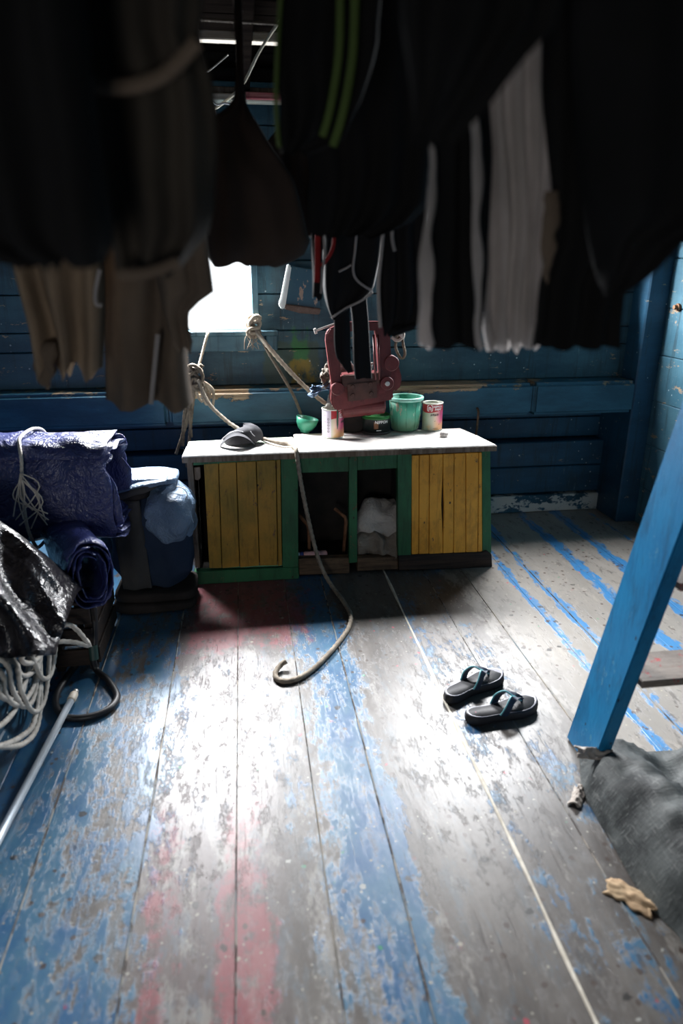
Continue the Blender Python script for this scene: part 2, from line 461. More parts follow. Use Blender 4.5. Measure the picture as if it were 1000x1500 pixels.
def bucket_material():
    t = NT('paint_splashed_green_bucket')
    c = t.mix(t.step(t.noise((6, 6, 6), 1.0, 4, .6), .35, .65), (.06, .33, .22), (.09, .40, .28))
    drip = t.step(t.noise((26, 26, 9), 1.0, 6, .65, off=(3, 1, 1)), .58, .61)
    c = t.mix(t.math('MULTIPLY', drip, .8), c, (.42, .52, .42))
    drip2 = t.step(t.noise((22, 22, 10), 1.0, 6, .65, off=(9, 1, 4)), .60, .63)
    c = t.mix(t.math('MULTIPLY', drip2, .8), c, (.42, .30, .24))
    x, y, z = t.xyz()
    c = t.mix(t.math('MULTIPLY', t.step(t.math('ADD', z, t.math('MULTIPLY', t.noise((20, 20, 20)), .06)), .79, .72), .7), c, (.13, .20, .11))
    return t.out(c, .45, .4)


M['mesh_tarp'] = mesh_tarp_material()
M['bucket'] = bucket_material()


# ------------------------------------------------------------------ building helpers
def link(name, me, m, parent=None, loc=None):
    o = bpy.data.objects.new(name, me)
    COL.objects.link(o)
    if m is not None and not me.materials:
        me.materials.append(m)
    if parent is not None:
        o.parent = parent
    if loc is not None:
        o.location = loc
    return o


def root_of(o):
    while o.parent:
        o = o.parent
    return o


def make(name, verts, faces, m, parent=None, origin=None, smooth=False):
    """verts in world space; the object's origin goes to `origin`, or to the thing's base for a part"""
    me = bpy.data.meshes.new(name)
    if parent is not None:
        off = Vector(root_of(parent).location)
    else:
        off = Vector(origin) if origin is not None else Vector((0, 0, 0))
    me.from_pydata([tuple(Vector(v) - off) for v in verts], [], faces)
    bm = bmesh.new()
    bm.from_mesh(me)
    bmesh.ops.recalc_face_normals(bm, faces=bm.faces)
    bm.to_mesh(me)
    bm.free()
    if smooth:
        for p in me.polygons:
            p.use_smooth = True
    return link(name, me, m, parent, None if parent is not None else off)


def thing(name, label, cat, loc=(0, 0, 0), group=None):
    o = bpy.data.objects.new(name, None)
    COL.objects.link(o)
    o.location = loc
    o.empty_display_size = .05
    return tag(o, label, cat, group)


def tag(o, label=None, cat=None, group=None, kind=None):
    if label:
        o['label'] = label
    if cat:
        o['category'] = cat
    if group:
        o['group'] = group
    if kind:
        o['kind'] = kind
    return o


def box_vf(x0, x1, y0, y1, z0, z1, bev=0.0):
    if bev <= 0:
        v = [(x, y, z) for x in (x0, x1) for y in (y0, y1) for z in (z0, z1)]
        f = [(0, 1, 3, 2), (4, 6, 7, 5), (0, 4, 5, 1), (2, 3, 7, 6), (0, 2, 6, 4), (1, 5, 7, 3)]
        return v, f
    bm = bmesh.new()
    bmesh.ops.create_cube(bm, size=1)
    for w in bm.verts:
        w.co = Vector(((x0 + x1) / 2 + w.co.x * (x1 - x0), (y0 + y1) / 2 + w.co.y * (y1 - y0), (z0 + z1) / 2 + w.co.z * (z1 - z0)))
    bmesh.ops.bevel(bm, geom=list(bm.edges), offset=bev, segments=1, affect='EDGES')
    bm.verts.index_update()
    v = [tuple(w.co) for w in bm.verts]
    f = [tuple(w.index for w in q.verts) for q in bm.faces]
    bm.free()
    return v, f


def box(name, b, m, parent=None, bev=.003, origin=None):
    v, f = box_vf(*b, bev)
    return make(name, v, f, m, parent, origin)


def prism_vf(pts, t):
    """pts: 3D polygon in a plane; t: extrusion vector"""
    n = len(pts)
    t = Vector(t)
    v = [Vector(p) for p in pts] + [Vector(p) + t for p in pts]
    f = [tuple(range(n)), tuple(range(2 * n - 1, n - 1, -1))] + [(i, (i + 1) % n, n + (i + 1) % n, n + i) for i in range(n)]
    return v, f


def bevel_vf(v, f, w, seg=1):
    bm = bmesh.new()
    bv = [bm.verts.new(p) for p in v]
    for q in f:
        bm.faces.new([bv[i] for i in q])
    bmesh.ops.recalc_face_normals(bm, faces=bm.faces)
    ed = [e for e in bm.edges if len(e.link_faces) == 2 and e.calc_face_angle(0) > .3]
    bmesh.ops.bevel(bm, geom=ed, offset=w, segments=seg, affect='EDGES', clamp_overlap=True)
    bm.verts.index_update()
    r = [tuple(x.co) for x in bm.verts], [tuple(x.index for x in q.verts) for q in bm.faces]
    bm.free()
    return r


def board(name, px, Y, t, m, parent, bev=.002):
    """a flat board facing the room at depth Y, its outline given by picture points, t thick going back"""
    v, f = prism_vf([P(a, b, Y=Y) for a, b in px], (0, t, 0))
    if bev:
        v, f = bevel_vf(v, f, bev)
    return make(name, v, f, m, parent)


def spline(pts, per=8, closed=False):
    pts = [Vector(p) for p in pts]
    n = len(pts)
    out = []
    rng = range(n if closed else n - 1)
    for i in rng:
        if closed:
            p0, p1, p2, p3 = (pts[(i + k) % n] for k in (-1, 0, 1, 2))
        else:
            p0, p1, p2, p3 = pts[max(i - 1, 0)], pts[i], pts[i + 1], pts[min(i + 2, n - 1)]
        for k in range(per):
            t = k / per
            out.append(.5 * ((2 * p1) + (p2 - p0) * t + (2 * p0 - 5 * p1 + 4 * p2 - p3) * t * t + (3 * p1 - p0 - 3 * p2 + p3) * t ** 3))
    if not closed:
        out.append(pts[-1])
    return out


def resample(pts, step):
    out = [pts[0]]
    acc = 0
    for a, b in zip(pts, pts[1:]):
        L = (b - a).length
        d = step - acc
        while d <= L:
            out.append(a + (b - a) * (d / L))
            d += step
        acc = (acc + L) % step if L else acc
    if (out[-1] - pts[-1]).length > step * .3:
        out.append(pts[-1])
    return out


def tube_vf(pts, r, n=8, lobes=0, pitch=.06, depth=.22, cap=True):
    """tube along pts; lobes>0 gives laid rope strands that wind with `pitch`"""
    pts = [Vector(p) for p in pts]
    v, f = [], []
    up = Vector((0.123, 0.301, 0.94)).normalized()
    L = 0
    for i, p in enumerate(pts):
        d = (pts[min(i + 1, len(pts) - 1)] - pts[max(i - 1, 0)])
        if d.length < 1e-9:
            d = Vector((0, 0, 1))
        d.normalize()
        s = d.cross(up)
        if s.length < .05:
            s = d.cross(Vector((1, 0, 0)))
        s.normalize()
        up = s.cross(d).normalized()
        if i:
            L += (p - pts[i - 1]).length
        rr = r[i] if isinstance(r, (list, tuple)) else r
        for k in range(n):
            a = 2 * PI * k / n
            q = rr
            if lobes:
                q = rr * (1 - depth * (1 - abs(math.cos(lobes * .5 * (a - 2 * PI * L / pitch)))))
            v.append(p + s * (math.cos(a) * q) + up * (math.sin(a) * q))
    for i in range(len(pts) - 1):
        for k in range(n):
            f.append((i * n + k, i * n + (k + 1) % n, (i + 1) * n + (k + 1) % n, (i + 1) * n + k))
    if cap:
        f.append(tuple(range(n - 1, -1, -1)))
        f.append(tuple(range((len(pts) - 1) * n, len(pts) * n)))
    return v, f


def tube(name, pts, r, m, parent=None, n=8, smooth=True, per=8, raw=False, origin=None):
    q = [Vector(p) for p in pts] if raw else spline(pts, per)
    v, f = tube_vf(q, r, n)
    return make(name, v, f, m, parent, origin if origin is not None else (None if parent else q[0]), smooth)


def rope(name, pts, r, m, parent=None, per=10, lobes=3, origin=None):
    q = resample(spline(pts, per), r * .9)
    v, f = tube_vf(q, r, 12, lobes, r * 7.5, .35)
    return make(name, v, f, m, parent, origin if origin is not None else (None if parent else q[-1]), True)


def merge(*vfs):
    V, F = [], []
    for v, f in vfs:
        o = len(V)
        V += list(v)
        F += [tuple(i + o for i in q) for q in f]
    return V, F


def lathe_vf(prof, c, n=24, a0=0.0, a1=2 * PI):
    """prof: (radius, z) list, c: base centre"""
    full = abs(a1 - a0 - 2 * PI) < 1e-6
    m = n if full else n + 1
    v, f = [], []
    for r, z in prof:
        for k in range(m):
            a = a0 + (a1 - a0) * k / n
            v.append((c[0] + r * math.cos(a), c[1] + r * math.sin(a), c[2] + z))
    for i in range(len(prof) - 1):
        for k in range(n):
            k2 = (k + 1) % m
            f.append((i * m + k, i * m + k2, (i + 1) * m + k2, (i + 1) * m + k))
    return v, f


def cyl_vf(p0, p1, r, n=16, r1=None):
    return tube_vf([Vector(p0), Vector(p1)], [r, r1 if r1 is not None else r], n)


def nz(p, f=1.0, s=0.0):
    return noise.noise(Vector((p[0] * f + s, p[1] * f + s * 1.7, p[2] * f - s)))


def blob_vf(c, rad, ex=1.0, amp=.02, freq=6.0, seed=0.0, nu=40, nv=26, ridge=0.0, stretch=(1, 1, 1), flat=None):
    """a crumpled superellipsoid bundle"""
    v, f = [], []
    pw = lambda t: math.copysign(abs(t) ** ex, t)
    for j in range(nv + 1):
        ph = -PI / 2 + PI * j / nv
        for i in range(nu):
            th = 2 * PI * i / nu
            d = Vector((pw(math.cos(ph)) * pw(math.cos(th)), pw(math.cos(ph)) * pw(math.sin(th)), pw(math.sin(ph))))
            p = Vector((d.x * rad[0], d.y * rad[1], d.z * rad[2]))
            q = (p.x * stretch[0], p.y * stretch[1], p.z * stretch[2])
            k = nz(q, freq, seed) + .5 * nz(q, freq * 2.1, seed + 3)
            if ridge:
                k += ridge * (1 - 2 * abs(nz(q, freq * .8, seed + 9)))
            n = Vector((d.x / rad[0], d.y / rad[1], d.z / rad[2]))
            if n.length > 0:
                n.normalize()
            p += n * (k * amp)
            w = Vector(c) + p
            if flat is not None and w.z < flat:
                w.z = flat
            v.append(w)
    for j in range(nv):
        for i in range(nu):
            f.append((j * nu + i, j * nu + (i + 1) % nu, (j + 1) * nu + (i + 1) % nu, (j + 1) * nu + i))
    return v, f


def spiral_vf(c, axis, ry, rz, L, turns, gap, ex=.7, amp=.012, seed=0.0, nl=30, per=44, thick=.004, endj=.02):
    """a sheet rolled or folded into a spiral about `axis` (horizontal unit vector), starting at end point c"""
    a = Vector(axis).normalized()
    side = Vector((-a.y, a.x, 0))
    n = int(turns * per)
    pw = lambda t: math.copysign(abs(t) ** ex, t)
    rows = []
    for i in range(n + 1):
        th = 2 * PI * i / per + .6
        k = i / per
        sy, sz = max(ry - gap * k, .015), max(rz - gap * k, .015)
        prof = (pw(math.cos(th)) * sy, pw(math.sin(th)) * sz)
        rows.append((prof, th, k))
    V, F = [], []
    for layer in (0, 1):
        for j in range(nl + 1):
            s = j / nl
            for (py, pz), th, k in rows:
                e = endj * (nz((math.cos(th) * 2, math.sin(th) * 2, k * 2.3), 1, seed) * 1.6) * (1 - s)
                d = L * s + e
                p = Vector(c) + a * d + side * py + Vector((0, 0, pz))
                w = nz((p.x, p.y, p.z), 9, seed + k * 2) + .6 * nz((p.x, p.y, p.z), 21, seed + k)
                nrm = (side * math.cos(th) + Vector((0, 0, math.sin(th))))
                p += nrm * (amp * w - layer * thick)
                V.append(p)
    m = len(rows)
    o = (nl + 1) * m
    for j in range(nl):
        for i in range(m - 1):
            q = (j * m + i, j * m + i + 1, (j + 1) * m + i + 1, (j + 1) * m + i)
            F.append(q)
            F.append(tuple(x + o for x in reversed(q)))
    for i in range(m - 1):
        F.append((i, i + o, i + 1 + o, i + 1))
        b = nl * m
        F.append((b + i, b + i + 1, b + i + 1 + o, b + i + o))
    for j in range(nl):
        F.append((j * m, (j + 1) * m, (j + 1) * m + o, j * m + o))
        F.append((j * m + m - 1, j * m + m - 1 + o, (j + 1) * m + m - 1 + o, (j + 1) * m + m - 1))
    return V, F


def text_mesh(txt, size, shear=0.0, bold=0.0):
    cu = bpy.data.curves.new('t', 'FONT')
    cu.body = txt
    cu.size = size
    cu.shear = shear
    cu.offset = bold
    cu.align_x = 'CENTER'
    cu.align_y = 'CENTER'
    cu.resolution_u = 2
    o = bpy.data.objects.new('t', cu)
    COL.objects.link(o)
    dg = bpy.context.evaluated_depsgraph_get()
    me = o.evaluated_get(dg).to_mesh()
    v = [tuple(w.co) for w in me.vertices]
    f = [tuple(p.vertices) for p in me.polygons]
    o.evaluated_get(dg).to_mesh_clear()
    bpy.data.objects.remove(o)
    bpy.data.curves.remove(cu)
    return v, f


def on_can(vf, c, r, ang, z, rot=0.0):
    """wrap flat x/y artwork on a can's wall: ang is the bearing of its middle"""
    v, f = vf
    out = []
    for x, y, _ in v:
        if rot:
            x, y = x * math.cos(rot) - y * math.sin(rot), x * math.sin(rot) + y * math.cos(rot)
        a = ang + x / r
        out.append((c[0] + r * math.cos(a), c[1] + r * math.sin(a), c[2] + z + y))
    return out, f


# ================================================================== THE PLACE
XL, XR, YB, YF, ZC = -1.95, 2.42, 4.10, -1.3, 2.35

# ---- floor planks run away from the camera
floor = box('floor', (XL, XR + .1, YF, 4.12, -.10, -.034), M['under'], bev=0)
tag(floor, kind='structure')
SEAMS = [-1.95, -1.62, -1.32, -1.05, -.80, -.615, -.335, -.085, .145, .333, .668, .87, 1.075, 1.292, 1.42, 1.705, 1.945, 2.17, 2.50]
rp = random.Random(3)
for a, b in zip(SEAMS, SEAMS[1:]):
    dz = rp.uniform(-.001, .001)
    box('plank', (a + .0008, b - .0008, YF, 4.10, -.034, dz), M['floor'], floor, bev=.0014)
for X, w, mt in [(.668, .0085, 'caulk'), (.333, .0045, 'caulk_worn'), (.145, .0025, 'caulk_worn'), (.87, .003, 'caulk_worn'), (1.075, .003, 'caulk_worn'), (-.335, .005, 'caulk_worn'), (-.615, .004, 'caulk_worn'), (-.085, .003, 'caulk_worn'), (1.42, .003, 'caulk_worn')]:
    pts = []
    V, F = [], []
    n = 90
    for i in range(n + 1):
        y = .3 + (3.1 if X < 1 else 3.7) * i / n
        q = .5 + 1.1 * abs(nz((X * 7, y, 0), 5, 2))
        ww = w * q
        xo = X + .003 * nz((X, y, 0), 3, 5)
        V += [(xo - ww, y, -.004), (xo - ww * .6, y, .0035), (xo + ww * .6, y, .0035), (xo + ww, y, -.004)]
    for i in range(n):
        for k in range(3):
            F.append((i * 4 + k, i * 4 + k + 1, i * 4 + k + 5, i * 4 + k + 4))
    make('caulk_line', V, F, M[mt], floor, smooth=True)

# ---- far wall, planked, with two openings
WIN = [(-.78, .055, 1.17, 1.80), (1.02, 1.88, 1.36, 1.84)]
wall = box('wall_back', (XL, XR + .1, 4.10, 4.16, 0, .88), M['inside'], bev=0)
tag(wall, kind='structure')


def wboard(x0, x1, z0, z1, y0, m, bev=.004, y1=4.10):
    box('board', (x0, x1, y0, y1, z0 + .002, z1 - .002), m, wall, bev)


wboard(XL, XR - .1, 0, .115, 3.95, M['skirt'], .006)
wboard(XL, XR - .1, .122, .30, 3.972, M['wall_low'], .006)
wboard(XL, XR - .1, .302, .465, 3.968, M['wall_low'], .006)
wboard(XL, XR - .1, .47, .60, 4.05, M['wall_low'])
wboard(XL, XR - .1, .602, .70, 4.045, M['wall_low'])
# heavy rub rail standing proud of the wall
for x0, x1 in ((XL, -.42), (-.416, .58), (.584, 1.62), (1.624, 2.25)):
    v, f = box_vf(x0, x1, 3.70, 4.10, .69, .875)
    v, f = bevel_vf(v, f, .02, 3)
    make('rub_rail', v, f, M['rail'], wall)
YW = 3.86
levels = [.875, 1.07, 1.17, 1.36, 1.53, 1.70, 1.80, 1.84, 1.98, 2.16, ZC]
for z0, z1 in zip(levels, levels[1:]):
    cuts = sorted((w[0], w[1]) for w in WIN if w[2] < (z0 + z1) / 2 < w[3])
    x = XL
    spans = []
    for a, b in cuts:
        spans.append((x, a))
        x = b
    spans.append((x, XR + .02))
    for a, b in spans:
        wboard(a, b, z0, z1, YW + rp.uniform(-.004, .004), M['wall'], .004, 3.97)
for x0, x1, z0, z1 in ((XL, WIN[0][0], .875, ZC), (WIN[0][1], WIN[1][0], .875, ZC), (WIN[1][1], XR + .1, .875, ZC), (WIN[0][0], WIN[0][1], .875, WIN[0][2]), (WIN[0][0], WIN[0][1], WIN[0][3], ZC), (WIN[1][0], WIN[1][1], .875, WIN[1][2]), (WIN[1][0], WIN[1][1], WIN[1][3], ZC)):
    box('backing', (x0, x1, 3.972, 3.99, z0, z1), M['inside'], wall, 0)
for i, (x0, x1, z0, z1) in enumerate(WIN):
    fr = box('window_%d' % (i + 1), (x0 - .01, x1 + .13, 3.80, 3.862, z0 - .022, z0 + .004), M['window'], bev=.004)
    tag(fr, kind='structure')
    box('sill_apron', (x0 + .1, x1 + .06, 3.825, 3.862, z0 - .105, z0 - .022), M['window'], fr, .004)
    box('sill_block', (x1 + .065, x1 + .125, 3.815, 3.862, z0 - .10, z0 - .022), M['window'], fr, .004)
    for a, b in ((x0 - .03, x0 + .004), (x1 - .004, x1 + .03)):
        box('jamb', (a, b, 3.835, 3.985, z0 + .004, z1), M['window'], fr, .004)
    box('window_head', (x0 - .03, x1 + .03, 3.835, 3.985, z1 - .004, z1 + .03), M['window'], fr, .004)

# corner post and right-hand wall
tr = box('trim_1', (2.235, 2.375, 3.70, 4.10, 0, ZC), M['wall_low'], bev=.008)
tag(tr, 'dark blue square post in the far right corner', None, kind='structure')
wr = box('wall_right', (2.46, 2.52, YF, 4.12, 0, ZC), M['inside'], bev=0)
tag(wr, kind='structure')
yy = [YF, -.4, .5, 1.3, 2.1, 2.9, 3.72]
for k, (z0, z1) in enumerate(zip([0, .24, .50, .76, 1.02, 1.28, 1.54, 1.80, 2.06], [.24, .50, .76, 1.02, 1.28, 1.54, 1.80, 2.06, ZC])):
    box('board', (2.355 + rp.uniform(0, .004), 2.46, YF, 3.70, z0 + .001, z1 - .001), M['wall_side'], wr, .004)
c0 = P(994, 450, X=2.355)
v, f = merge(cyl_vf(c0, c0 + Vector((-.012, 0, 0)), .02, 14), cyl_vf(c0 + Vector((-.012, 0, 0)), c0 + Vector((-.03, 0, 0)), .012, 10))
make('bolt', v, f, M['rust'], wr)

# left side: hull wall and the low shelf along it
wl = box('wall_left', (XL - .1, XL - .02, YF, 4.12, 0, ZC), M['inside'], bev=0)
tag(wl, kind='structure')
for z0, z1 in zip([0, .3, .6, .9, 1.2, 1.5, 1.8, 2.1], [.3, .6, .9, 1.2, 1.5, 1.8, 2.1, ZC]):
    box('board', (XL - .02, XL + .02, YF, 4.10, z0 + .002, z1 - .002), M['wall_low'], wl, .004)
tr2 = box('trim_2', (XL, -.83, YF, 3.68, 0, .262), M['inside'], bev=0)
tag(tr2, 'low dark blue shelf running along the left side of the floor', None, kind='structure')
for z0, z1 in ((0, .13), (.133, .262)):
    box('board', (-.83, -.80, YF, 3.68, z0 + .001, z1), M['wall_low'], tr2, .005)
for x0, x1 in ((XL, -1.58), (-1.578, -1.19), (-1.188, -.795)):
    box('board', (x0, x1, YF, 3.68, .263, .29), M['wall_low'], tr2, .005)

# wall behind the photographer
wf = box('wall_front', (.0, XR + .1, YF - .06, YF - .02, 0, ZC), M['inside'], bev=0)
tag(wf, kind='structure')
box('backing', (XL, -1.0, YF - .06, YF - .02, 0, ZC), M['inside'], wf, 0)
box('backing', (-1.0, -.2, YF - .06, YF - .02, 1.2, ZC), M['inside'], wf, 0)
box('backing', (-1.0, -.2, YF - .06, YF - .02, 0, .36), M['inside'], wf, 0)
box('backing', (-.2, .0, YF - .06, YF - .02, 0, ZC), M['inside'], wf, 0)
for z0, z1 in zip([0, .36, .8, 1.2, 1.6, 2.0], [.36, .8, 1.2, 1.6, 2.0, ZC]):
    for a, b in ((XL, -1.0), (-.2, XR)) if .3 < z0 < 1.1 else ((XL, XR),):
        box('board', (a, b, YF - .02, YF, z0 + .002, z1 - .002), M['wall_low'], wf, .004)
dj = box('fill_opening_1', (-1.03, -.17, YF - .07, YF + .03, 1.18, 1.23), M['window'], bev=.004)  # unseen opening added so the fill light can enter
tag(dj, kind='structure')
for a in (-1.03, -.23):
    box('jamb', (a, a + .06, YF - .07, YF + .03, .38, 1.18), M['window'], dj, .004)
box('fill_opening_foot', (-1.03, -.17, YF - .07, YF + .03, .34, .38), M['window'], dj, .004)

# ceiling boards
ce = box('ceiling', (XL, XR + .1, YF, 4.16, ZC + .03, ZC + .06), M['ceil'], bev=0)
tag(ce, kind='structure')
y = YF
while y < 4.1:
    w = .235
    y2 = min(y + w, 4.12)
    segs = [(XL, XR)]
    for a, b in segs:
        box('board', (a, b, y + .002, y2 - .002, ZC, ZC + .03), M['ceil'], ce, .004)
    y = y2
for Yb, z0, h, d, mt in ((2.86, 2.252, .030, .05, 'beam'), (3.58, 2.207, .030, .07, 'beam'), (3.60, 2.241, .026, .05, 'bare'), (3.99, 2.22, .05, .05, 'ceil'), (2.2, 2.20, .06, .06, 'ceil'), (1.5, 2.20, .06, .06, 'ceil')):
    box('batten', (XL, XR, Yb, Yb + d, z0, z0 + h), M[mt], ce, .004)
for xx in (-.72, .02, 1.05):
    box('joist', (xx, xx + .06, 1.14, 3.84, 2.25, ZC), M['ceil'], ce, .004)
box('red_batten', (.06, .6, 3.555, 3.578, 2.212, 2.240), M['beam_red'], ce, .003)

# ================================================================== CABINET
CY = 3.18
cab = thing('cabinet', 'low wooden cabinet with green frame and yellow plank doors under a white top', 'cabinet', (.47, 3.35, 0))
# carcass
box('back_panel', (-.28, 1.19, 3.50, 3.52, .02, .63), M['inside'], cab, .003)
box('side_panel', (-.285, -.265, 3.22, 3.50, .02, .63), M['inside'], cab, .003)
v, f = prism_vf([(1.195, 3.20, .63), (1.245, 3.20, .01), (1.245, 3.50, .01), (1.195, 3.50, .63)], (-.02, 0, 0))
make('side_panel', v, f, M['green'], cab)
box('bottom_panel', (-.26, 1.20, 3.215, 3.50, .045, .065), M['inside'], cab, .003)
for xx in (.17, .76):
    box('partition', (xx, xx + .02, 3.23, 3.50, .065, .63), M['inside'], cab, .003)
# top: two long boards, the back one a little lower
def slab(name, q, z0, z1, m, bev=.004):
    v, f = prism_vf([(a, b, z0) for a, b in q], (0, 0, z1 - z0))
    v, f = bevel_vf(v, f, bev)
    return make(name, v, f, m, top if name != 'top' else cab)
top = None
top = slab('top', [(-.312, 3.155), (1.215, 3.155), (1.185, 3.37), (-.305, 3.345)], .637, .668, M['top'])
slab('top_board', [(.235, 3.352), (1.184, 3.375), (1.15, 3.545), (.235, 3.53)], .636, .667, M['top'])
slab('top_board', [(-.305, 3.349), (.231, 3.351), (.231, 3.50), (-.305, 3.475)], .630, .660, M['top_green'])
# edge of the top: bare wood strip
v, f = prism_vf([(-.312, 3.152, .634), (1.216, 3.152, .637), (1.216, 3.152, .662), (-.312, 3.152, .660)], (0, .004, 0))
make('edge_strip', v, f, M['bare'], top)
# frame
board('post', [(273, 677), (282, 677), (293, 832), (286, 832)], CY, .05, M['bare'], cab)
board('post', [(411, 670), (436, 670), (437, 832), (414, 833)], CY - .012, .045, M['green'], cab)
board('post', [(511, 668), (523, 668), (523, 824), (511, 825)], CY - .010, .04, M['green'], cab)
board('post', [(582, 666), (603, 664), (602, 818), (583, 820)], CY - .012, .045, M['green'], cab)
board('post', [(705.5, 657), (718, 656), (719.5, 810), (706.5, 810)], CY - .008, .045, M['green'], cab)
board('rail', [(436, 669), (511, 667), (511, 691), (436, 693)], CY, .035, M['green'], cab)
board('rail', [(523, 667), (582, 665), (582, 686), (523, 689)], CY, .035, M['green'], cab)
board('rail', [(283, 676), (411, 670), (411, 675), (283, 682)], CY - .004, .03, M['green'], cab)
board('base_board', [(284, 838), (437, 831), (438, 848), (286, 857)], CY - .02, .05, M['green'], cab, .004)
board('base_board', [(437, 819), (512, 817), (512, 840), (438, 843)], CY, .05, M['rotten'], cab, .004)
board('base_board', [(523, 818), (583, 816), (583, 834), (523, 837)], CY, .05, M['rotten'], cab, .004)
board('base_board', [(583, 814), (705, 809), (712, 806), (720, 812), (721, 831), (584, 836)], CY - .016, .05, M['black_board'], cab, .004)
board('bracket', [(284, 685), (293, 684), (294, 700), (290, 704), (285, 703)], CY + .012, .02, M['bare'], cab, .002)
# doors of single planks
dl = board('door', [(302, 690), (410, 685), (411, 822), (308, 828)], CY + .010, .012, M['inside'], cab, 0)
dl['label'] = 'olive yellow plank door'
tx = [298, 320, 346, 375, 404, 411]
bx_ = [306, 325, 351, 380, 407, 413.5]
for k in range(5):
    a0, a1, b0, b1 = tx[k] + .5, tx[k + 1] - .5, bx_[k] + .5, bx_[k + 1] - .5
    ty = lambda x: 680 - (x - 298) * .058
    by = lambda x: 833.5 - (x - 306) * .05 + random.uniform(-1.2, 1.2)
    board('plank', [(a0, ty(a0)), (a1, ty(a1)), (b1, by(b1)), (b0, by(b0))], CY - .006 + random.uniform(-.002, .002), .016, M['olive'], dl, .0022)
dr = board('door', [(606, 674), (704, 670), (704, 802), (606, 806)], CY + .010, .012, M['inside'], cab, 0)
dr['label'] = 'orange yellow plank door with a long split'
tx = [602.5, 614, 629, 648.5, 665, 682, 701, 706]
bx_ = [602.5, 613, 628, 648.5, 664, 682, 699.5, 706.5]
for k in range(7):
    a0, a1, b0, b1 = tx[k] + .35, tx[k + 1] - .35, bx_[k] + .35, bx_[k + 1] - .35
    ty = lambda x: 667.5 - (x - 602) * .045
    by = lambda x: 812.5 - (x - 602) * .035 + random.uniform(-1, 1)
    R_ = [(a1, ty(a1)), (b1, by(b1))]
    L_ = [(b0, by(b0)), (a0, ty(a0))]
    if k == 2:
        R_ = [(a1, ty(a1)), (a1, 690), (a1 - 1.0, 715), (a1 - 2.0, 740), (a1 - .8, 765), (b1, 785), (b1, by(b1))]
    if k == 3:
        L_ = [(b0, by(b0)), (b0, 785), (b0 + .8, 765), (b0 + 1.2, 740), (b0 + .6, 715), (a0, 690), (a0, ty(a0))]
    board('plank', R_ + L_ if k != 3 else R_ + L_, CY - .006 + random.uniform(-.002, .002), .016, M['orange'], dr, .0018)

# ---- inside the cabinet
c = P(560, 775, Y=3.36)
sk = make('plastic_sack', *blob_vf((c.x + .02, 3.36, .215), (.135, .10, .100), 1.1, .055, 8, 4.2, 60, 40, ridge=.9, flat=.068), M['sack'], None, (c.x, 3.36, .066), True)
tag(sk, 'crumpled off-white sack stuffed in the cabinet beside the orange door', 'sack')
c = P(552, 805, Y=3.30)
sk = make('rag', *blob_vf((c.x + .02, 3.275, .125), (.115, .045, .055), .9, .04, 14, 8.2, 60, 40, ridge=1.0, flat=.068), M['sack_grey'], None, (c.x, 3.275, .066), True)
tag(sk, 'grey brown rag bunched under the white sack in the cabinet', 'rag')
bt = thing('bottle', 'small pink plastic bottle lying on the cabinet floor behind the rope', 'bottle', P(458, 814, Y=3.245))
a_, b_ = P(444, 813.5, Y=3.245), P(479, 811, Y=3.245)
d_ = (b_ - a_).normalized()
Lb = (b_ - a_).length
prof = [(0, .0), (.016, .002), (.0205, .008), (.0205, .03), (.018, .034), (.0205, .038), (.0205, .06), (.018, .064), (.0205, .068), (.0205, .085), (.018, .089), (.0205, .093), (.019, Lb - .006), (.010, Lb)]
pts = [a_ + d_ * z for r, z in prof]
v, f = tube_vf(pts, [max(r, .002) for r, z in prof], 18)
make('bottle_body', v, f, M['pink'], bt, smooth=True)
v, f = tube_vf([a_ - d_ * .018, a_ + d_ * .001], [.0195, .020], 18)
make('bottle_band', v, f, M['bluecap'], bt, smooth=True)
v, f = tube_vf([a_ - d_ * .042, a_ - d_ * .018], [.0175, .019], 18)
make('bottle_cap', v, f, M['white'], bt, smooth=True)
for k, (p1, p2, p3, lab) in enumerate([((436, 752), (452, 771), (453, 806), 'bent rusty bar leaning in the cabinet above the pink bottle'), ((490, 745), (507, 759), (503, 800), 'bent rusty bar leaning in the cabinet against the middle green post')]):
    Yk = 3.30
    q = [P(*p1, Y=Yk + .05), P(*p2, Y=Yk), P(p3[0], p3[1] + 10, Y=Yk)]
    q[2].z = .070
    q2 = [q[0], q[0].lerp(q[1], .9), q[1].lerp(q[2], .1), q[2]]
    o = tube('bent_bar', q2, .0095, M['rust'], n=8, raw=True, origin=q[2])
    tag(o, lab, 'bar')

# ================================================================== THINGS ON THE CABINET
ZT = .668


def art(name, parent, vf, m):
    return make(name, vf[0], vf[1], m, parent)


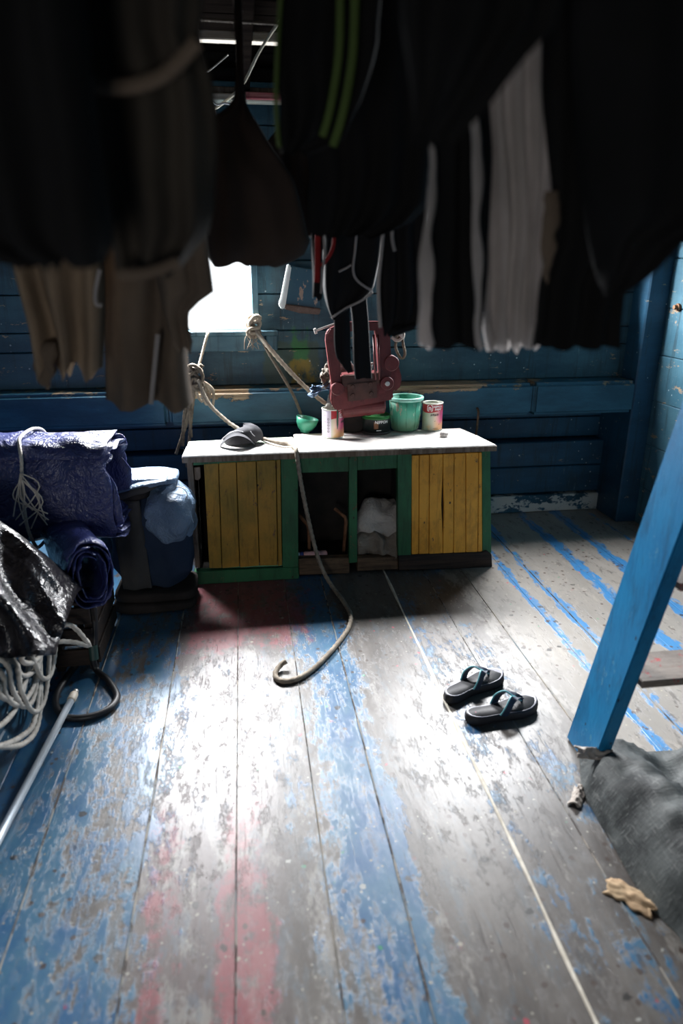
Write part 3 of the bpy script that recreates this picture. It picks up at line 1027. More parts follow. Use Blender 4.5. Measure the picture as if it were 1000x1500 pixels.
def can_label_material(name, kind):
    t = NT(name)
    src = t.n('TexCoord').outputs['Object']
    x, y, z = t.xyz(src)
    ang = t.math('ARCTAN2', y, x)           # bearing round the can
    red = (.42, .022, .03)
    c = t.ramp(t.math('DIVIDE', t.math('ADD', ang, PI), 2 * PI), [(0, (.45, .50, .36)), (.12, (.42, .50, .37)), (.20, (.50, .52, .40)), (.25, (.66, .52, .40)), (.30, (.68, .30, .32)), (.36, (.55, .08, .20)), (.5, (.55, .1, .2)), (1, (.45, .5, .36))])
    warm = t.math('MULTIPLY', t.step(z, .075, .02), t.step(t.noise((16, 16, 16), 1.0, 2, .5, src=src), .4, .6))
    c = t.mix(t.math('MULTIPLY', warm, .75), c, (.62, .36, .10))
    zz = t.math('ADD', z, t.math('MULTIPLY', t.math('SINE', t.math('MULTIPLY', ang, 2.0)), .006))
    c = t.mix(t.step(zz, .1035, .105), c, red)
    if kind == 'left':
        w = t.math('MULTIPLY', t.step(ang, -PI, -3.0), 1.0)
        band = t.math('MULTIPLY', t.step(ang, -1.84, -1.87), t.step(ang, -3.1, -3.05))
        band = t.step(ang, -1.84, -1.87)
        c = t.mix(band, c, (.66, .60, .70))
    return t.out(c, .38, .45)


def paint_can(px, base_y, r, h, label, kind):
    b = P(px, base_y, Z=ZT)
    b.y += r
    b = Vector((b.x, b.y, ZT))
    t = thing('paint_can', label, 'paint can', b)
    lm = can_label_material('paint_can_label_' + kind, kind)
    v, f = lathe_vf([(0, .002), (r * .96, .002), (r, .005), (r, h - .005), (r * .985, h - .003)], b, 40)
    make('can_body', v, f, lm, t, smooth=True)
    v, f = lathe_vf([(r * .99, h - .006), (r + .0025, h - .005), (r + .003, h), (r - .002, h + .001), (r * .86, h - .001), (r * .85, h - .012), (r * .84, h - .03), (.001, h - .032)], b, 40)
    make('can_rim', v, f, M['tin'], t, smooth=True)
    v, f = lathe_vf([(r * 1.0, .0), (r + .002, .001), (r + .002, .005), (r, .006)], b, 40)
    make('can_base_ring', v, f, M['tin'], t, smooth=True)
    return t, b, r, h


t, b, r, h = paint_can(636, 632, .0535, .148, 'small red and cream paint can at the right end of the cabinet top', 'right')
rr = r + .0006
A0 = math.atan2(-b.y, -b.x)           # bearing that faces the photographer
art('lettering', t, on_can(text_mesh('NIPPON', .0150, .2, .0006), b, rr, A0 + .56, .1315), M['print_white'])
art('lettering', t, on_can(text_mesh('PAINT', .0150, .2, .0006), b, rr, A0 + .60, .117), M['print_white'])


def scrawl_vf(w, h, n, th=.0016, seed=1.0):
    """a row of worn, unreadable script strokes"""
    vs = []
    for k in range(n):
        x = -w / 2 + w * (k + .5) / n
        q = h * (.55 + .45 * abs(math.sin(seed + k * 2.3)))
        lean = .25 * h
        vs.append(([(x - th, -q / 2, 0), (x + th, -q / 2, 0), (x + th + lean, q / 2, 0), (x - th + lean, q / 2, 0)], [(0, 1, 2, 3)]))
        if k % 2 == 0:
            y0 = q * (.4 if k % 4 else -.4)
            vs.append(([(x - th, y0 - th, 0), (x + w / n, y0 - th, 0), (x + w / n, y0 + th, 0), (x - th, y0 + th, 0)], [(0, 1, 2, 3)]))
    return merge(*vs)


# round-cornered badge with an arch in it


def ring_vf(w, h, th, n=5, rc=.006):
    out, inn = [], []
    for (cx, cy, a0) in ((w / 2 - rc, h / 2 - rc, 0), (-w / 2 + rc, h / 2 - rc, PI / 2), (-w / 2 + rc, -h / 2 + rc, PI), (w / 2 - rc, -h / 2 + rc, 1.5 * PI)):
        for k in range(n):
            a = a0 + PI / 2 * k / (n - 1)
            out.append((cx + rc * math.cos(a), cy + rc * math.sin(a), 0))
            inn.append((cx + (rc - th) * math.cos(a), cy + (rc - th) * math.sin(a), 0))
    m = len(out)
    return out + inn, [(i, (i + 1) % m, m + (i + 1) % m, m + i) for i in range(m)]


art('badge', t, on_can(ring_vf(.031, .033, .0035), b, rr, A0 - .26, .124), M['print_white'])
art('badge', t, on_can(text_mesh('n', .034, 0, .001), b, rr, A0 - .26, .1245), M['print_white'])
art('script_print', t, on_can(scrawl_vf(.044, .012, 8), b, rr, A0 + .20, .089), M['print_dark'])
art('fine_print', t, on_can(scrawl_vf(.030, .003, 12, .0006, 4), b, rr, A0 + .35, .017), M['print_dark'])
art('brush_stroke', t, on_can(([(-.016, .006, 0), (-.011, .010, 0), (.016, -.008, 0), (.014, -.014, 0)], [(0, 1, 2, 3)]), b, rr, A0 + .5, .048), M['rust'])

t, b, r, h = paint_can(489.5, 643, .056, .150, 'open paint can with a lilac side panel and a green drip at the front', 'left')
rr = r + .0006
A0 = math.atan2(-b.y, -b.x)
art('badge', t, on_can(ring_vf(.030, .032, .0035), b, rr, A0 + .86, .122), M['print_white'])
art('badge', t, on_can(text_mesh('n', .033, 0, .001), b, rr, A0 + .86, .1225), M['print_white'])
art('script_print', t, on_can(scrawl_vf(.04, .012, 8), b, rr, A0 + 1.12, .085), M['print_dark'])
for k in range(5):
    vf = ring_vf(.011, .011, .0024, 4, .005)
    art('symbol', t, on_can(vf, b, rr, A0 - .43, .100 - k * .0155), M['print_dark'])
for zz in (.118, .086):
    art('print_mark', t, on_can(([(-.006, -.0012, 0), (.006, -.0012, 0), (.006, .0012, 0), (-.006, .0012, 0)], [(0, 1, 2, 3)]), b, rr, A0 - .80, zz), M['print_pink'])
# drip of dark green paint over the rim
v, f = tube_vf([b + Vector((math.cos(A0 + .42) * q, math.sin(A0 + .42) * q, z)) for q, z in ((r - .004, h + .002), (r + .003, h + .002), (r + .002, h - .02), (r + .001, h - .06), (r + .001, h - .075), (r, h - .1))], [.004, .0045, .0045, .0055, .005, .002], 8)
make('paint_drip', v, f, varied('dark_green_drip', (.02, .06, .035), (.03, .08, .045), rough=.35, bump=0), t, smooth=True)
# pale wooden stirring paddle standing in the can
base = b + Vector((-.006, .0, .05))
tip = P(480.5, 595, Y=b.y + .01)
v, f = prism_vf([base + Vector((-.012, 0, 0)), base + Vector((.012, 0, 0)), tip + Vector((.018, 0, .0)), tip + Vector((.012, 0, .012)), tip + Vector((-.006, 0, .014)), tip + Vector((-.014, 0, .0))], (0, .014, 0))
v, f = bevel_vf(v, f, .004, 2)
o = make('stirring_paddle', v, f, varied('pale_paddle_wood', (.6, .57, .52), (.7, .67, .62), bump=.1), None, base)
tag(o, 'pale blunt stirring paddle standing in the open paint can', 'paddle')

# dark tin behind the roller
b = P(553, 636, Z=ZT)
b = Vector((b.x, b.y + .055, ZT))
t = thing('tin', 'squat black and green tin between the paint can and the green bucket', 'tin', b)
r, h = .075, .095
v, f = lathe_vf([(0, .002), (r, .002), (r, h - .004)], b, 36)
make('tin_body', v, f, varied('black_tin_print', (.014, .018, .018), (.02, .03, .028), rough=.4, bump=0), t, smooth=True)
v, f = lathe_vf([(r * 1.01, h - .016), (r * 1.02, h), (r * .93, h + .001), (r * .92, h - .008), (.001, h - .009)], b, 36)
make('tin_lid', v, f, varied('green_tin_lid', (.03, .17, .04), (.04, .2, .05), rough=.4, bump=0), t, smooth=True)
v, f = lathe_vf([(r + .003, 0), (r + .006, .003), (r + .003, .014), (r, .014)], b, 36)
make('tin_foot', v, f, varied('dark_tin_foot', (.03, .03, .03), (.05, .05, .05), rough=.5, bump=0), t, smooth=True)
A0 = math.atan2(-b.y, -b.x)
art('lettering', t, on_can(text_mesh('NIPPON', .021, .1, .0005), b, r + .0007, A0 + .42, .066), M['print_white'])
art('tin_panel', t, on_can(([(-.012, -.019, 0), (-.004, -.019, 0), (.004, -.019, 0), (.012, -.019, 0), (.012, .019, 0), (.004, .019, 0), (-.004, .019, 0), (-.012, .019, 0)], [(0, 1, 6, 7), (1, 2, 5, 6), (2, 3, 4, 5)]), b, r + .0006, A0 + .02, .050), M['rust'])
art('print_mark', t, on_can(([(-.013, -.002, 0), (0, -.002, 0), (.013, -.002, 0), (.013, .002, 0), (0, .002, 0), (-.013, .002, 0)], [(0, 1, 4, 5), (1, 2, 3, 4)]), b, r + .0007, A0 + .22, .023), M['print_white'])

# green bucket
b = P(597, 634, Z=ZT)
b = Vector((b.x, b.y + .075, ZT))
t = thing('bucket', 'small mint green plastic bucket with paint splashes on the cabinet top', 'bucket', b)
h = .178
v, f = lathe_vf([(0, .003), (.064, .003), (.071, .010), (.0765, .05), (.081, .1), (.0865, h), (.083, h), (.077, .1), (.070, .02), (.001, .012)], b, 40)
make('bucket_body', v, f, M['bucket'], t, smooth=True)
v, f = lathe_vf([(.085, h - .014), (.0935, h - .014), (.0965, h - .010), (.097, h), (.0945, h + .004), (.083, h + .004), (.082, h - .002)], b, 40)
make('bucket_rim', v, f, varied('pale_green_rim', (.16, .46, .36), (.30, .56, .48), (20, 20, 20), .4, bump=0), t, smooth=True)
for k in range(10):
    a = 2 * PI * k / 10 + .2
    q = [b + Vector((math.cos(a) * rr_, math.sin(a) * rr_, z)) for rr_, z in ((.0725, .012), (.0775, .05), (.082, .1), (.0868, .16))]
    v, f = tube_vf(q, .0022, 6)
    make('rib', v, f, M['bucket'], t, smooth=True)

# bowl at the back edge
b = P(446, 634, Z=ZT - .006)
b = Vector((b.x, b.y - .005, .662))
t = thing('bowl', 'little green bowl tipped on the back edge of the cabinet top', 'bowl', b)
prof = [(0, .0), (.022, .0), (.024, .006), (.040, .018), (.054, .045), (.060, .078), (.057, .078), (.050, .045), (.036, .022), (.001, .012)]
v, f = lathe_vf(prof, (0, 0, 0), 32)
R_ = Matrix.Rotation(.22, 3, 'Y')
v = [R_ @ Vector(p) + b + Vector((0, 0, .006)) for p in v]
make('bowl_shell', v, f, M['bowl'], t, smooth=True)
v, f = lathe_vf([(.0, -.001), (.024, -.001), (.025, .007)], (0, 0, 0), 24)
v = [R_ @ Vector(p) + b + Vector((0, 0, .006)) for p in v]
make('bowl_foot', v, f, M['bowl'], t, smooth=True)

# pebble
b = P(650, 640, Z=ZT)
o = make('stone', *blob_vf((b.x, b.y, ZT + .014), (.020, .016, .016), .8, .006, 40, 2, 18, 12, ridge=.5, flat=ZT), M['stone'], None, (b.x, b.y, ZT), True)
tag(o, 'small pale lump of stone on the right end of the cabinet top', 'stone')

# baseball cap, peak towards the photographer
b = P(352, 655, Z=ZT)
t = thing('cap', 'charcoal baseball cap lying on the left end of the cabinet top', 'cap', (b.x, b.y + .04, ZT))
cx, cy = b.x + .018, b.y + .085
V, F = [], []
nu, nv = 36, 12
for j in range(nv + 1):
    ph = PI / 2 * j / nv
    for i in range(nu):
        th = 2 * PI * i / nu
        k = math.cos(ph) ** .75
        sag = .92 - .16 * max(0, math.cos(th - 2.6)) - .08 * nz((math.cos(th), math.sin(th), ph), 2, 4)
        V.append((cx + .092 * k * math.cos(th) * 1.05, cy + .078 * k * math.sin(th), ZT + .012 + .082 * math.sin(ph) ** .8 * sag + .010 * math.cos(th)))
for j in range(nv):
    for i in range(nu):
        F.append((j * nu + i, j * nu + (i + 1) % nu, (j + 1) * nu + (i + 1) % nu, (j + 1) * nu + i))
make('crown', V, F, M['cap'], t, smooth=True)
V, F = [], []
n1, n2 = 24, 8
for layer in (0, 1):
    for i in range(n1 + 1):
        s = -1 + 2 * i / n1
        for j in range(n2 + 1):
            q = j / n2
            x = cx - .03 + s * (.088 - .004 * q)
            y = cy - .045 - math.sqrt(max(0, 1 - s * s * .80)) * (.012 + .075 * q)
            z = ZT + .005 + .060 * (1 - s * s) ** .9 * (1 + .05 * q) - layer * .004
            V.append((x, y, z))
m_ = (n1 + 1) * (n2 + 1)
for i in range(n1):
    for j in range(n2):
        q = (i * (n2 + 1) + j, i * (n2 + 1) + j + 1, (i + 1) * (n2 + 1) + j + 1, (i + 1) * (n2 + 1) + j)
        F.append(q)
        F.append(tuple(x + m_ for x in reversed(q)))
for i in range(n1):
    a = i * (n2 + 1) + n2
    F.append((a, a + n2 + 1, a + n2 + 1 + m_, a + m_))
pk = make('peak', V[:m_], [q for q in F if max(q) < m_], M['cap'], t, smooth=True)
lo = [q for q in F if max(q) >= m_]
make('peak_underside', V, lo, M['cap_shade'], pk, smooth=True)  # underside coloured darker for the shade under it
seam = [(cx - .03 + s * .092, cy - .047 - math.sqrt(max(0, 1 - s * s * .93)) * .012, ZT + .012 + .062 * (1 - s * s)) for s in [-1 + k / 10 for k in range(21)]]
v, f = tube_vf(seam, .0026, 6)
make('piping', v, f, M['cap_pipe'], t, smooth=True)
ar = spline([(cx + .075, cy - .035, ZT + .030), (cx + .05, cy - .062, ZT + .050), (cx + .035, cy - .055, ZT + .070), (cx + .055, cy - .048, ZT + .055), (cx + .09, cy - .02, ZT + .03)], 6)
v, f = tube_vf(ar, .0022, 6)
make('piping', v, f, M['cap_pipe'], t, smooth=True)
v, f = blob_vf((cx + .012, cy, ZT + .084), (.006, .006, .004), 1, 0, 1, 0, 12, 8)
make('button', v, f, M['cap'], t, smooth=True)

# ================================================================== MAROON WINCH FRAME hanging over the cabinet top
MY = 3.36
c = P(530, 590, Y=MY)
mach = thing('winch_frame', 'maroon iron hauling block with a tall bail hanging above the paint cans', 'hauling block', (c.x, MY, c.z))


def mp(name, px, y0, t, m=None, bev=.006, parent=None, seg=2):
    v, f = prism_vf([P(a, b, Y=MY) + Vector((0, y0, 0)) for a, b in px], (0, t, 0))
    if bev:
        v, f = bevel_vf(v, f, bev, seg)
    return make(name, v, f, m or M['maroon'], parent or mach)


def disc(name, px, y0, t, r, m=None, parent=None):
    p = P(*px, Y=MY)
    v, f = cyl_vf(p + Vector((0, y0, 0)), p + Vector((0, y0 + t, 0)), r, 20)
    v, f = bevel_vf(v, f, .003)
    return make(name, v, f, m or M['maroon'], parent or mach)


# bail: two flat side bars and a bowed top bar
mp('side_bar', [(477, 500), (478, 488), (483, 481), (497, 480), (499, 560), (498, 572), (487, 573)], .0, .05)
mp('side_bar', [(549, 474), (568, 472), (571, 478), (573, 520), (577, 540), (576, 556), (556, 558)], .0, .05)
mp('top_bar', [(482, 482), (500, 474), (520, 471), (568, 471), (569, 484), (520, 485), (497, 488), (486, 491)], .004, .042)
for xo in (546.5, 552.5):
    v, f = tube_vf([P(xo, 490, Y=MY) + Vector((0, -.008, 0)), P(xo + 3, 556, Y=MY) + Vector((0, -.008, 0))], .006, 8)
    make('guide_rod', v, f, M['maroon'], mach, smooth=True)
# body
mp('body', [(487, 562), (500, 556), (502, 550), (556, 546), (560, 552), (575, 548), (577, 586), (492, 603), (485, 590)], .012, .10, bev=.008)
mp('cross_head', [(500, 551), (555, 546), (556, 562), (501, 567)], -.006, .03, M['maroon_dark'], .003)
pl = mp('plate', [(508, 562), (551, 558), (552, 582), (510, 588)], -.010, .02, M['maroon_dark'], .002)
for q in ((516, 566), (542, 562), (516, 579), (543, 576)):
    disc('bolt', q, -.017, .012, .011, M['maroon_dark'], pl)
disc('boss', (494, 569), -.018, .05, .033)
bs = disc('boss', (566, 561), -.018, .05, .034)
disc('bolt', (566, 561), -.026, .012, .012, M['steel'], bs)
disc('boss', (573, 532), -.012, .05, .038)
mp('lever', [(571, 520), (580, 524), (586, 538), (590, 552), (590, 565), (586, 572), (580, 575), (573, 573), (575, 556), (572, 540)], .03, .05, bev=.008)
pr = [P(502, 604, Y=MY), P(567, 597, Y=MY)]
v, f = tube_vf([pr[0] + Vector((0, .07, 0)), pr[0] + Vector((.008, .07, 0)), pr[1] + Vector((-.008, .07, 0)), pr[1] + Vector((0, .07, 0))], [.036, .044, .044, .036], 24)
make('roller', v, f, M['maroon'], mach, smooth=False)
v, f = merge(cyl_vf(P(461, 485, Y=MY + .05), P(505, 469, Y=MY + .05), .0055, 10), cyl_vf(P(460, 485.5, Y=MY + .05), P(463.5, 484.3, Y=MY + .05), .014, 14))
make('pin', v, f, M['steel'], mach, smooth=False)
# suspension rope from the ceiling joist down to the top bar
a_, b_ = P(525, 474, Y=MY + .02), P(525, 474, Y=MY + .02)
b_ = Vector((a_.x, MY + .02, 2.34))
q = resample([a_, b_], .012)
v, f = tube_vf(q, .011, 10, 3, .08, .3)
make('hanging_rope', v, f, M['rope_dark'], mach, smooth=True)

# crumpled cloth bag behind the block
c = P(478, 570, Y=3.50)
o = thing('cloth_bag', 'crumpled white and dark cloth bag slumped behind the maroon block', 'bag', (c.x, 3.52, ZT))
v, f = blob_vf((c.x + .13, 3.55, .79), (.10, .05, .13), .85, .035, 8, 6, 44, 30, ridge=.9, flat=ZT + .001)
make('bag_body', v, f, M['darkcloth'], o, smooth=True)


def rag_sheet(name, x0, x1, y, z0, z1, m, seed, lean=0.0):
    V, F = [], []
    nu, nv = 26, 18
    for j in range(nv + 1):
        for i in range(nu + 1):
            u, w = i / nu, j / nv
            xx = x0 + (x1 - x0) * u + .025 * nz((u * 3, w * 3, seed), 1, seed)
            zz = z0 + (z1 - z0) * w * (1 + .35 * nz((u * 4, 0, seed), 1, seed)) + lean * (u - .5)
            k = 1 - 2 * abs(nz((u * 3 + w, w * 2.5, seed), 1.6, seed + 4))
            V.append((xx, y + .05 * w - .05 * k - .02 * math.sin(9 * u + 4 * w), zz + .012 * k))
    for j in range(nv):
        for i in range(nu):
            F.append((j * (nu + 1) + i, j * (nu + 1) + i + 1, (j + 1) * (nu + 1) + i + 1, (j + 1) * (nu + 1) + i))
    q = make(name, V, F, m, o, smooth=True)
    sd = q.modifiers.new('thickness', 'SOLIDIFY')
    sd.thickness = .004


a_, b_ = P(476, 572, Y=3.49), P(548, 545, Y=3.49)
rag_sheet('bag_flap', a_.x + .02, b_.x, 3.52, P(500, 575, Y=3.49).z, P(500, 536, Y=3.49).z, M['sack'], 3.0)
a_ = P(454, 573, Y=3.47)
rag_sheet('bag_corner', a_.x, a_.x + .13, 3.47, a_.z - .01, a_.z + .035, M['denim'], 8.0, .05)
rag_sheet('bag_corner', P(470, 560, Y=3.48).x, P(492, 560, Y=3.48).x, 3.48, P(470, 568, Y=3.48).z, P(470, 540, Y=3.48).z, M['sack_grey'], 5.0, .03)

# ================================================================== ROPES ON THE FAR WALL
YR = 3.67
# rope knotted over the window sill, running down behind the block
k0 = P(372, 478, Y=3.78)
t = thing('mooring_rope', 'thick old rope knotted at the window sill and slanting down behind the block', 'rope', k0)
pts = [P(360, 470, Y=3.84), P(368, 474, Y=3.79), P(380, 492, Y=3.74), P(410, 528, Y=3.67), P(445, 565, Y=3.63), P(475, 590, Y=3.60), P(500, 606, Y=3.57)]
rope('rope_strand', pts, .013, M['rope'], t)
pts = [P(376, 480, Y=3.78), P(392, 515, Y=3.72), P(412, 548, Y=3.67), P(430, 580, Y=3.66), P(442, 612, Y=3.665), P(446, 640, Y=3.66)]
rope('rope_strand', pts, .009, M['rope_dark'], t)
kn = [k0 + Vector((.03 * math.cos(a * 2.1) + .006 * math.sin(a), .02 * math.sin(a * 1.3) - .01, .045 * math.sin(a * .9) + .012 * math.cos(a * 3))) for a in [k * .55 for k in range(26)]]
rope('knot', kn, .012, M['rope'], t, per=5)
rp2 = random.Random(5)
for k in range(10):
    s = k0 + Vector((rp2.uniform(-.03, .03), -.02, -.03))
    tube('frayed_end', [s, s + Vector((rp2.uniform(-.03, .01), -.005, -.03)), s + Vector((rp2.uniform(-.05, .03), -.004, -.06 - rp2.random() * .03))], .0018, M['rope'], t, n=5, per=4)

# tangle of rope left of the cabinet, hung from the sill, one end running under the cap to the floor
k1 = P(286, 552, Y=3.66)
t = thing('rope_tangle', 'knotted bundle of hemp rope hanging from the window sill left of the cabinet', 'rope', k1)
rope('rope_strand', [P(306, 484, Y=3.80), P(303, 492, Y=3.765), P(297, 515, Y=3.73), P(290, 540, Y=3.68), k1], .0085, M['rope'], t)
rng = random.Random(11)
kn = [k1 + Vector((.04 * math.cos(a * 1.7), .02 * math.sin(a * 1.1) - .012, .055 * math.sin(a * 1.05) + .01 * math.cos(a * 2.7))) for a in [k * .6 for k in range(30)]]
rope('knot', kn, .0105, M['rope_dark'], t, per=5)
for k in range(5):
    e = P(258 + k * 6 + rng.uniform(-3, 3), 640 + rng.uniform(0, 45), Y=3.62)
    m1 = P(278 + rng.uniform(-8, 4), 595 + rng.uniform(-8, 8), Y=3.635)
    rope('rope_strand', [k1 + Vector((rng.uniform(-.02, .02), -.02, 0)), m1, e], .0095, M['rope_dark'], t, per=8)
for k in range(3):
    q0 = k1 + Vector((.01 * k, -.02, -.01))
    lo = P(296 + k * 7, 588 + k * 5, Y=3.64)
    rope('rope_strand', [q0, P(288 + k * 7, 575, Y=3.64), lo, P(302 + k * 5, 572, Y=3.645), k1 + Vector((.035, -.01, -.02))], .0085, M['rope'], t, per=8)

# the long rope: down from the tangle, under the cap, over the cabinet edge, across the floor
Zr = ZT + .011
pts = [P(290, 556, Y=3.63), P(305, 590, Y=3.60), P(330, 615, Y=3.55), P(350, 629, Y=3.50)]
pts += [P(362, 637, Z=Zr + .01), P(385, 643, Z=Zr), P(408, 648, Z=Zr), P(424, 651, Z=Zr), P(432, 656.5, Z=Zr + .002)]
pts += [P(434.5, 664, Y=3.132), P(438, 690, Y=3.128), P(445, 730, Y=3.125), P(454, 772, Y=3.12), P(464, 812, Y=3.11), P(474, 838, Y=3.06)]
pts += [P(487, 860, Z=.013), P(502, 880, Z=.012), P(513, 900, Z=.012), P(511, 918, Z=.012), P(498, 938, Z=.012), P(482, 957, Z=.012), P(462, 977, Z=.012), P(440, 992, Z=.012), P(420, 998, Z=.012), P(406, 995, Z=.012), P(403, 986, Z=.013), P(410, 975, Z=.022), P(419, 968, Z=.034)]
o = rope('long_rope', pts, .0115, rope_material('grey_brown_rope', (.17, .14, .11), (.29, .25, .20)))
tag(o, 'long rope hanging over the cabinet front and curling onto the floor in a hook', 'rope')
# a second thin cord lying on the top
o = rope('thin_cord', [P(383, 645, Z=ZT + .006), P(400, 651, Z=ZT + .006), P(418, 655, Z=ZT + .006), P(431, 654, Z=ZT + .016)], .005, M['rope_pale'])
tag(o, 'thin pale cord on the cabinet top beside the cap', 'cord')

# small rope knot with a hanging loop, right of the block
k2 = P(583, 490, Y=3.60)
t = thing('rope_knot', 'pale rope knot with a drooping loop right of the maroon block', 'rope', k2)
kn = [k2 + Vector((.028 * math.cos(a * 1.9) + .004 * math.sin(3 * a), .02 * math.sin(a * 1.2), .024 * math.sin(a * 1.0) + .008 * math.cos(a * 2.3))) for a in [k * .6 for k in range(24)]]
rope('knot', kn, .0095, M['rope_pale'], t, per=5)
rope('loop', [k2 + Vector((.01, 0, -.01)), P(579, 505, Y=3.59), P(583, 519, Y=3.585), P(589, 525, Y=3.585), P(593, 518, Y=3.59), P(590, 503, Y=3.59), k2 + Vector((.022, 0, -.005))], .008, M['rope_dark'], t)
rope('rope_tail', [k2 + Vector((.02, 0, .01)), P(600, 478, Y=3.60), P(612, 466, Y=3.61), P(617, 450, Y=3.62), P(620, 380, Y=3.63), Vector((P(620, 380, Y=3.63).x, 3.64, 2.345))], .008, M['rope_pale'], t)

# thin peg in the wall gap
q = [P(700, 597, Y=3.66), P(699, 622, Y=3.675), P(697, 636, Y=3.68)]
o = tube('hooked_stick', [P(697, 638, Y=3.66), P(699, 622, Y=3.66), P(700.5, 604, Y=3.665), P(699, 598, Y=3.70)], .007, M['rotten'], n=7, origin=q[2])
tag(o, 'short brown hooked stick against the blue rail right of the cabinet', 'stick')

# battered enamel tray hanging on the wall
tp = P(440, 420, Y=3.78)
t = thing('enamel_tray', 'battered blue enamel tray with a white rolled edge hung askew on the wall', 'tray', tp)


def tray(name, px, y0, th, m, bev=.003):
    v, f = prism_vf([P(a, b, Y=3.72) + Vector((0, y0, 0)) for a, b in px], (0, th, 0))
    v, f = bevel_vf(v, f, bev, 2)
    make(name, v, f, m, t)


tray('tray_panel', [(425, 389), (466, 396), (470, 458), (418, 446)], .012, .10, M['metal_blue'], .004)
tray('rolled_edge', [(421, 386), (427, 390), (418, 448), (415, 454), (410, 451), (408, 444), (411, 437)], -.004, .055, M['metal_white'], .006)
tray('lip', [(416, 445), (470, 452), (468, 461), (440, 459), (417, 453)], -.002, .075, M['metal_brown'], .005)

# ================================================================== BUNDLES ON THE LEFT
# black crate holding up the rolled tarps
t = thing('crate', 'black slatted crate under the rolled blue tarp', 'crate', (-.71, 2.62, 0))
for (x0, y0) in ((-.785, 2.44), (-.66, 2.44), (-.785, 2.78), (-.66, 2.78)):
    box('corner_post', (x0, x0 + .03, y0, y0 + .03, 0, .292), M['black_board'], t, .002)
for z in (.03, .12, .21):
    box('slat', (-.785, -.63, 2.425, 2.44, z, z + .07), M['black_board'], t, .002)
    box('slat', (-.63, -.615, 2.44, 2.81, z, z + .07), M['black_board'], t, .002)
    box('slat', (-.785, -.63, 2.81, 2.825, z, z + .07), M['black_board'], t, .002)
box('crate_lid', (-.785, -.615, 2.425, 2.825, .292, .305), M['black_board'], t, .002)

# big folded blue tarp
t = thing('folded_tarp', 'large folded blue-violet tarpaulin lying on top of the left-hand pile', 'tarp', (-.95, 2.78, .45))
v, f = spiral_vf((-.535, 2.78, .655), (-1, .05, 0), .185, .215, 1.0, 3.6, .018, .55, .014, 2.0, 34, 48, .004, .035)
make('tarp_sheet', v, f, M['tarp'], t, smooth=True)
ring = [(-.855 + .03 * nz((a, 0, 0), 1, 3), 2.79 - .20 * math.copysign(abs(math.cos(a)) ** .6, math.cos(a)), .655 + .228 * math.copysign(abs(math.sin(a)) ** .6, math.sin(a))) for a in [2 * PI * k / 40 for k in range(41)]]
v, f = tube_vf(resample(spline(ring, 3), .008), .0075, 8, 3, .05, .3)
make('tie_cord', v, f, M['rope_pale'], t, smooth=True)
rng = random.Random(2)
for k in range(12):
    s = Vector((-.845, 2.575, .76 + rng.uniform(-.02, .02)))
    tube('tassel', [s, s + Vector((rng.uniform(-.05, .07), -.012, -.05 - rng.random() * .04)), s + Vector((rng.uniform(-.05, .08), -.008 - rng.random() * .01, -.12 - rng.random() * .08))], .0028, M['rope_pale'], t, n=5, per=5)

# rolled tarp, open end towards the camera
ax = Vector((-.42, .90, 0)).normalized()
t = thing('rolled_tarp', 'deep blue tarp roll whose open end faces the room below the folded tarp', 'tarp', (-.62, 2.42, .31))
e0 = P(134, 846, Y=2.36)
v, f = spiral_vf((e0.x, 2.36, e0.z), ax, .092, .132, .42, 3.3, .017, .8, .012, 7.0, 20, 44, .004, .03)
make('tarp_roll', v, f, M['tarp2'], t, smooth=True)

# black plastic sheet draped over the shelf edge
t = thing('black_sheet', 'glossy black plastic sheet heaped at the left edge of the picture', 'plastic sheet', (-1.0, 2.1, .29))
V, F = [], []
nu, nv = 70, 60
for j in range(nv + 1):
    q = j / nv
    for i in range(nu + 1):
        s = i / nu
        # s: along the heap from far left to its right end; q: from the back, over the crest, down the front
        x = -1.55 + .93 * s
        crest = .80 - .02 * s - .36 * max(0, (s - .60) / .40) ** 1.7
        if q < .42:
            w = q / .42
            yy_ = 2.50 - .26 * w
            zz_ = .32 + (crest - .32) * math.sin(w * PI / 2)
        else:
            w = (q - .42) / .58
            yy_ = 2.24 - .20 * math.sin(w * PI / 2) - .10 * w
            zz_ = crest - (crest - .37) * w ** 1.25
        fold = math.sin(30 * s - 7 * q + 4.0 * nz((s * 2, q * 2, 0), 1.5, 3))
        fold = math.copysign(abs(fold) ** .7, fold)
        am = .006 + .026 * q
        k = am * fold + .030 * nz((x, yy_, zz_), 6, 1) + .014 * (1 - 2 * abs(nz((x * 1.4, yy_, zz_), 10, 5)))
        V.append((x + .35 * k, yy_ - k, zz_ + .6 * k))
for j in range(nv):
    for i in range(nu):
        F.append((j * (nu + 1) + i, j * (nu + 1) + i + 1, (j + 1) * (nu + 1) + i + 1, (j + 1) * (nu + 1) + i))
o = make('sheet', V, F, M['blackbag'], t, smooth=True)
sd = o.modifiers.new('thickness', 'SOLIDIFY')
sd.thickness = .004
# stuffing under the sheet: a sack that gives the heap its body
v, f = blob_vf((-1.10, 2.34, .42), (.38, .13, .13), .7, .02, 6, 3, 30, 20, flat=.292)
make('inner_sack', v, f, M['darkcloth'], t, smooth=True)

# strapped bundle between the tarps and the cabinet
t = thing('canvas_bundle', 'strapped bundle of blue canvas standing between the tarps and the cabinet', 'bundle', (-.46, 3.03, .10))
v, f = blob_vf((-.455, 3.02, .33), (.170, .113, .225), .48, .018, 9, 5, 60, 44, ridge=.5)
make('bundle_body', v, f, M['navy'], t, smooth=True)
v, f = blob_vf((-.362, 2.990, .455), (.098, .112, .118), .68, .024, 10, 9, 64, 44, ridge=.8)
make('pale_bulge', v, f, M['denim'], t, smooth=True)
